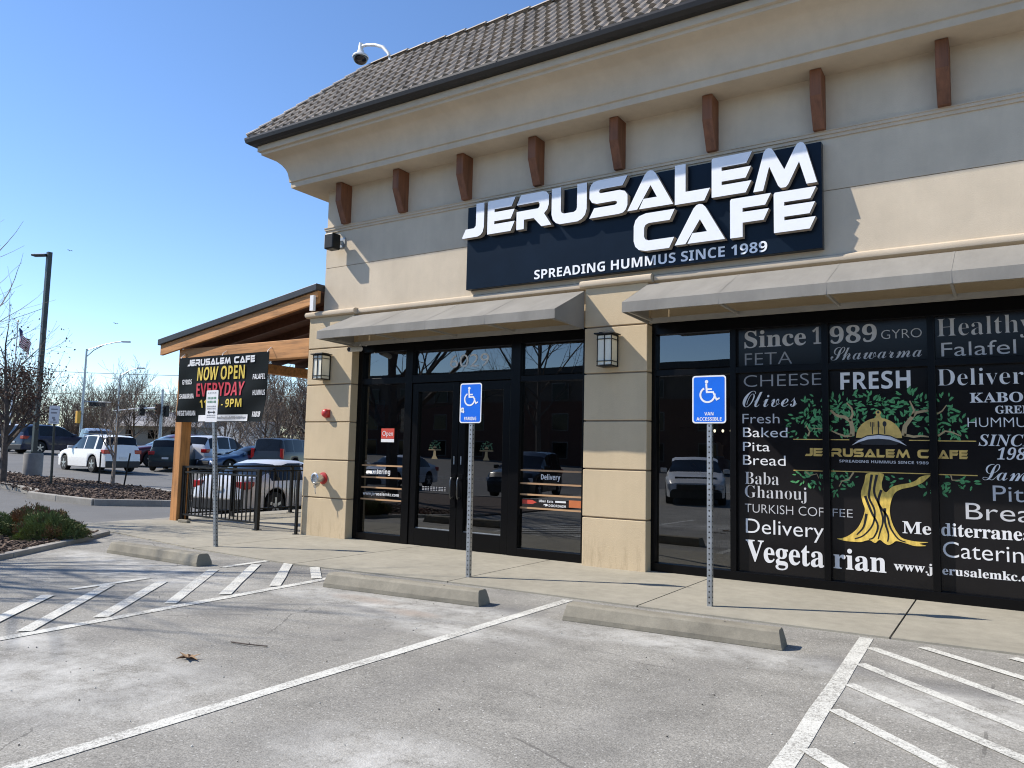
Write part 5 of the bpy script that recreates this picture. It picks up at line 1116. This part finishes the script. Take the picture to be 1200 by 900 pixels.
street_light(-87.5, 50.5, 8.3, 1.8, 1.1, 1.0, 'farther grey davit street light right of the signal pole')
L = thing('traffic_signal', 'mast arm traffic signal with hanging heads beside the timber post', 'traffic light', (-74.0, 47.4, T(-74)))
mb = MB(); mb.tube([(0, 0, 0), (0, 0, 6.2)], [.18, .12], 8, M['galv']); build('pole', mb, L, local=True)
mb = MB(); mb.tube([(0, 0, 4.25), (-2.0, -1.3, 4.15), (-4.2, -2.7, 3.85)], [.1, .08, .05], 8, M['white']); build('mast_arm', mb, L, local=True)
for dx, dy, zt_, m_ in ((-1.7, -1.1, 4.55, M['black']), (-.15, -.35, 4.7, pm('dark_brown_signal', (.12, .06, .03), .6)), (.45, .25, 4.5, M['black'])):
    mb = MB(); mb.box(dx - .2, dx + .2, dy - .2, dy + .2, zt_ - 1.15, zt_, m_); 
    for k in range(3): mb.lathe([(.12, dy - .2), (.13, dy - .34), (.11, dy - .33)], 10, M['lens'], (dx, 0, zt_ - .2 - k * .37), 'Y')
    build('signal_head', mb, L, local=True)
L = thing('flagpole', 'flagpole with a limp striped flag behind the brown leaved tree', 'flagpole', (-65.2, 29.1, T(-65)))
mb = MB(); mb.tube([(0, 0, 0), (0, 0, 9.9)], [.07, .04], 8, M['white']); mb.lathe([(.01, 9.9), (.09, 10.0), (.01, 10.1)], 8, M['gold'], (0, 0, 0)); build('pole', mb, L, local=True)
mb = MB(); fr_, fb = pm('flag_red', (.35, .03, .05), .8), pm('flag_blue', (.02, .03, .12), .8)
def fl(u, v):  # u along the fly, v down the hoist
    return (.05 + u * .78, .05 + u * .6 + .12 * math.sin(u * 9 + v * 2), 9.5 - v * 1.15 - u * 1.25)
for i in range(12):
    for j in range(13):
        q = [fl(i / 12, j / 13), fl((i + 1) / 12, j / 13), fl((i + 1) / 12, (j + 1) / 13), fl(i / 12, (j + 1) / 13)]
        mb.add(q, [(0, 1, 2, 3)], fb if (i < 5 and j < 7) else (fr_ if j % 2 == 0 else M['white']))
for i in range(3):
    for j in range(3): p = fl(.07 + i * .12, .08 + j * .15); mb.add([(p[0] + .02 * math.cos(t), p[1] - .012, p[2] + .02 * math.sin(t)) for t in [2 * math.pi * k / 6 for k in range(6)]], [tuple(range(6))], M['white'])
build('flag', mb, L, local=True, norm=False)
for pa, pb, sag, lb in (((-130, 35, 12.2), (-84, 60, 10.2), .5, 'upper utility wire strung across the sky behind the street lights'), ((-140, 45, 9.2), (-98, 69, 8.9), .4, 'lower utility wire strung behind the street lights'), ((-70, 26, 10.7), (-31.0, 14.75, 6.6), .5, 'thin wire running from the dark light pole to the left')):
    mb = MB(); a, b = Vector(pa), Vector(pb); mb.tube([a.lerp(b, t) - Vector((0, 0, sag * 4 * t * (1 - t))) for t in [k / 10 for k in range(11)]], .03 if sag < .5 or pa[0] < -100 else .012, 4, M['black']); tag(build('utility_wire', mb, origin=a), lb, 'wire')
def bird(x, y, z, label):
    mb = MB(); mb.tube([(-.18, 0, 0), (-.08, 0, 0), (.08, 0, .01), (.2, 0, .02)], [.015, .06, .06, .015], 8, M['black'])
    for s_ in (1, -1): mb.add([(.08, 0, .02), (-.06, 0, .02), (-.1, s_ * .3, .14), (0, s_ * .55, .08), (.08, s_ * .28, .15)], [(0, 1, 2, 3, 4)], M['black'])
    o = build('bird', mb, local=True, norm=False); o.scale = (.42,) * 3; o.location = (x, y, z); tag(o, label, 'bird')
bird(-61.2, 30.6, 16.4, 'small dark bird flying right of the light pole top'); bird(-58.3, 33.0, 10.8, 'small dark bird flying low above the street lights')
# low house roof far beyond the lot
H_ = thing('far_house', 'low far house with a pale grey roof beyond the traffic signal', 'house', (-95, 62, T(-95)), R(30))
mb = MB(); mb.box(-6, 6, -4, 4, 0, 2.6, pm('house_siding', (.3, .3, .29), .8)); build('wall', mb, H_, local=True)
mb = MB(); vs = [(-6.4, -4.6, 2.5), (6.4, -4.6, 2.5), (6.4, 4.6, 2.5), (-6.4, 4.6, 2.5), (-6.4, 0, 4.6), (6.4, 0, 4.6)]; mb.add(vs, [(0, 1, 5, 4), (2, 3, 4, 5), (0, 4, 3), (1, 2, 5), (0, 3, 2, 1)], pm('pale_shingles', (.32, .32, .33), .9)); build('roof', mb, H_, local=True)
for wx in (-3, 0, 3): mb = MB(); mb.box(wx - .6, wx + .6, -4.03, -3.99, .9, 2.0, M['carglass']); build('window', mb, H_, local=True)

# bare trees beyond the far lot: six kinds of crown, copied
rg = random.Random(77); protos = []
LBT = 'bare winter tree in the row beyond the far parking lot'; GBT = 'bare trees beyond the far lot'
for k in range(6):
    t = make_tree('bare_tree', LBT, 'tree', 0, 0, 0, 9.5 + 2 * (k % 3), .18, 100 + k, M['barkfar'] if k % 3 else M['barkpale'], GBT, spread=.95 + .1 * (k % 2), nb=15 + k % 3, clear=.14, sides=4, rmin=.02)
    protos.append(t)
spots = []
def polar(az, d): a = R(az); return math.sin(a) * d, math.cos(a) * d
for k in range(78):
    az = -69 + k * .37 + rg.uniform(-.3, .3); d = rg.uniform(103, 132)
    spots.append((az, d, rg.uniform(.5, .86)))
for k in range(16):
    az = -53 + k * .68 + rg.uniform(-.3, .3); spots.append((az, rg.uniform(50, 68), rg.uniform(.55, .72)))
for i, (az, d, s_) in enumerate(spots):
    t = protos[i] if i < 6 else dup_tree(protos[i % 6])
    x, y = polar(az, d); t.location = (x, y, T(x) - .1); t.rotation_euler = (0, 0, rg.uniform(0, 6.28)); t.scale = (s_ * rg.uniform(.9, 1.1), s_ * rg.uniform(.9, 1.1), s_)
    t['label'] = LBT
mb = MB()   # far scrub reading as one mass
for k in range(9000):
    az = rg.uniform(-72, -38); d = rg.uniform(118, 160); x, y = polar(az, d); hgt = 3.6 * rg.random() ** .6 * (1 + .5 * math.sin(az * .8) + .3 * math.sin(az * 2.1)); lx_, ly_ = rg.uniform(-.8, .8), rg.uniform(-.8, .8); w = rg.uniform(.05, .16)
    z = T(x); mb.add([(x - w, y, z), (x + w, y + w, z), (x + lx_, y + ly_, z + hgt + .6)], [(0, 1, 2)], M['barkfar'])
stuff(build('far_scrub', mb, norm=False))

# ------------------------------------------------------------------ across the lot, behind the viewer (mirrored in the shop glass)
H_ = thing('apartment_building', 'three storey brick apartment building across the lot mirrored in the shop windows', 'building', (-15, -55, 0))
brick, hw = pm('brick_facade', (.10, .048, .034), .9, var=.3, scale=9), pm('upper_siding', (.11, .09, .075), .85)
mb = MB(); mb.box(-110, 35, -70, -55, 0, 7.2, brick); mb.box(-110, 35, -70, -55.2, 7.2, 10.2, hw); build('wall', mb, H_)
mb = MB(); mb.box(-110.5, 35.5, -70.5, -54.4, 10.2, 10.9, M['roofmetal']); build('roof', mb, H_)
first = None
for k in range(26):
    for zf_ in (1.0, 4.1, 7.4):
        x = -107 + k * 5.5
        if first is None:
            mb = MB(); mb.box(-.9, .9, -.03, .03, 0, 1.7, M['carglass']); mb.box(-1.0, 1.0, -.05, -.02, -.1, 1.8, M['oldcon']); first = build('window', mb, H_, local=True); o = first
        else: o = first.copy(); col.objects.link(o); o.parent = H_
        o.location = (x + 15, .05, zf_)
for k, (x, y, sd_) in enumerate([(-30, -9, 201), (-40, -17, 202), (-52, -14, 203), (-24, -22, 204)]):
    make_tree('shade_tree', ['leaning bare tree mirrored in the left storefront pane', 'broad bare tree mirrored behind the first one', 'far bare tree mirrored beside the building end', 'bare tree before the mirrored building'][k], 'tree', x, y, 0, 11 + k, .2, sd_, M['bark'], spread=1.0, nb=12)
tcar('sedan', pw, 'white sedan parked across the lot, mirrored in the plain shop window', -8.6, -6.2, 20, 1.0)
tcar('suv', pblk, 'black SUV parked across the lot, mirrored in the right entrance pane', -15.5, -7, 15, 1.0)
tcar('sedan', psil, 'silver sedan parked across the lot, mirrored in the doors', -22.5, -7.5, 10, 1.0)

# ------------------------------------------------------------------ inside the café
L = thing('string_lights', 'short string of small warm bulbs hanging inside the plain shop window', 'string lights', (-3.45, 11, 1.83))
mb = MB(); mb.tube([(-4.1, 11, 1.86), (-3.6, 11, 1.84), (-3.2, 11, 1.84), (-2.8, 11, 1.87)], .004, 4, M['black']); build('cable', mb, L)
bulb = pm('warm_bulb', (1, .9, .7), .4, emit=((1, .85, .6), 4))
for x in (-3.58, -3.46, -3.34): mb = MB(); mb.lathe([(.006, 1.79), (.018, 1.805), (.018, 1.82), (.006, 1.835)], 8, bulb, (x, 11, 0)); build('bulb', mb, L)

def person(x, y, rz, label, shirt, trousers, hair):
    o = thing('person', label, 'person', (x, y, 0), rz)
    J = [('pelvis', (0, 0, .93), .135), ('waist', (0, 0, 1.08), .125), ('chest', (0, -.01, 1.30), .145), ('neck', (0, -.01, 1.46), .055), ('head0', (0, -.02, 1.54), .075), ('head1', (0, -.025, 1.62), .092), ('crown', (0, -.015, 1.70), .07),
         ('shL', (.17, 0, 1.38), .062), ('elL', (.25, -.03, 1.12), .046), ('wrL', (.20, -.22, 1.00), .033), ('haL', (.17, -.30, 1.02), .035), ('shR', (-.17, 0, 1.38), .062), ('elR', (-.27, -.08, 1.16), .046), ('wrR', (-.18, -.28, 1.28), .033), ('haR', (-.15, -.35, 1.33), .035),
         ('hipL', (.09, 0, .86), .10), ('knL', (.10, -.02, .49), .066), ('anL', (.11, .02, .09), .045), ('toL', (.12, -.15, .04), .04), ('hipR', (-.09, 0, .86), .10), ('knR', (-.10, -.01, .49), .066), ('anR', (-.11, .02, .09), .045), ('toR', (-.12, -.15, .04), .04)]
    ix = {n: i for i, (n, _, _) in enumerate(J)}
    E_ = 'pelvis-waist waist-chest chest-neck neck-head0 head0-head1 head1-crown chest-shL shL-elL elL-wrL wrL-haL chest-shR shR-elR elR-wrR wrR-haR pelvis-hipL hipL-knL knL-anL anL-toL pelvis-hipR hipR-knR knR-anR anR-toR'.split()
    me = bpy.data.meshes.new('body'); me.from_pydata([p for _, p, _ in J], [tuple(ix[q] for q in e.split('-')) for e in E_], [])
    m, nt, p = newmat('clothed_figure'); sx = N(nt, 'ShaderNodeSeparateXYZ'); nt.links.new(objco(nt), sx.inputs[0])
    c = mixc(nt, math_(nt, 'GREATER_THAN', sx.outputs[2], .95), trousers, shirt); c = mixc(nt, math_(nt, 'GREATER_THAN', sx.outputs[2], 1.445), c, (.50, .32, .23))
    c = mixc(nt, math_(nt, 'LESS_THAN', sx.outputs[1], -.17), c, (.50, .32, .23)); nt.links.new(c, p.inputs['Base Color']); p.inputs['Roughness'].default_value = .8
    me.materials.append(m); b = bpy.data.objects.new('body', me); col.objects.link(b); b.parent = o
    sk = b.modifiers.new('skin', 'SKIN'); sk.use_smooth_shade = True
    for v, (_, _, r) in zip(me.skin_vertices[0].data, J): v.radius = (r, r * .8)
    me.skin_vertices[0].data[0].use_root = True
    ss = b.modifiers.new('smooth', 'SUBSURF'); ss.levels = ss.render_levels = 2
    mb = MB(); mb.lathe([(.086, 1.60), (.10, 1.66), (.092, 1.72), (.06, 1.76), (.015, 1.775)], 14, hair, (0, .012, 0)); build('hair', mb, o, local=True, smooth=60)
    mb = MB(); mb.lathe([(.004, -.125), (.016, -.10), (.018, -.085)], 8, pm('nose_skin', (.50, .31, .22), .7), (0, 0, 1.60), 'Y')
    for e in (-.035, .035): mb.lathe([(.004, -.108), (.012, -.10), (.012, -.09)], 8, M['blackv'], (e, 0, 1.635), 'Y')
    build('face', mb, o, local=True)
person(-3.35, 10.5, R(-35), 'person in a light blue shirt standing inside the plain shop window', (.28, .42, .55), (.03, .03, .04), pm('dark_hair', (.02, .014, .01), .7))
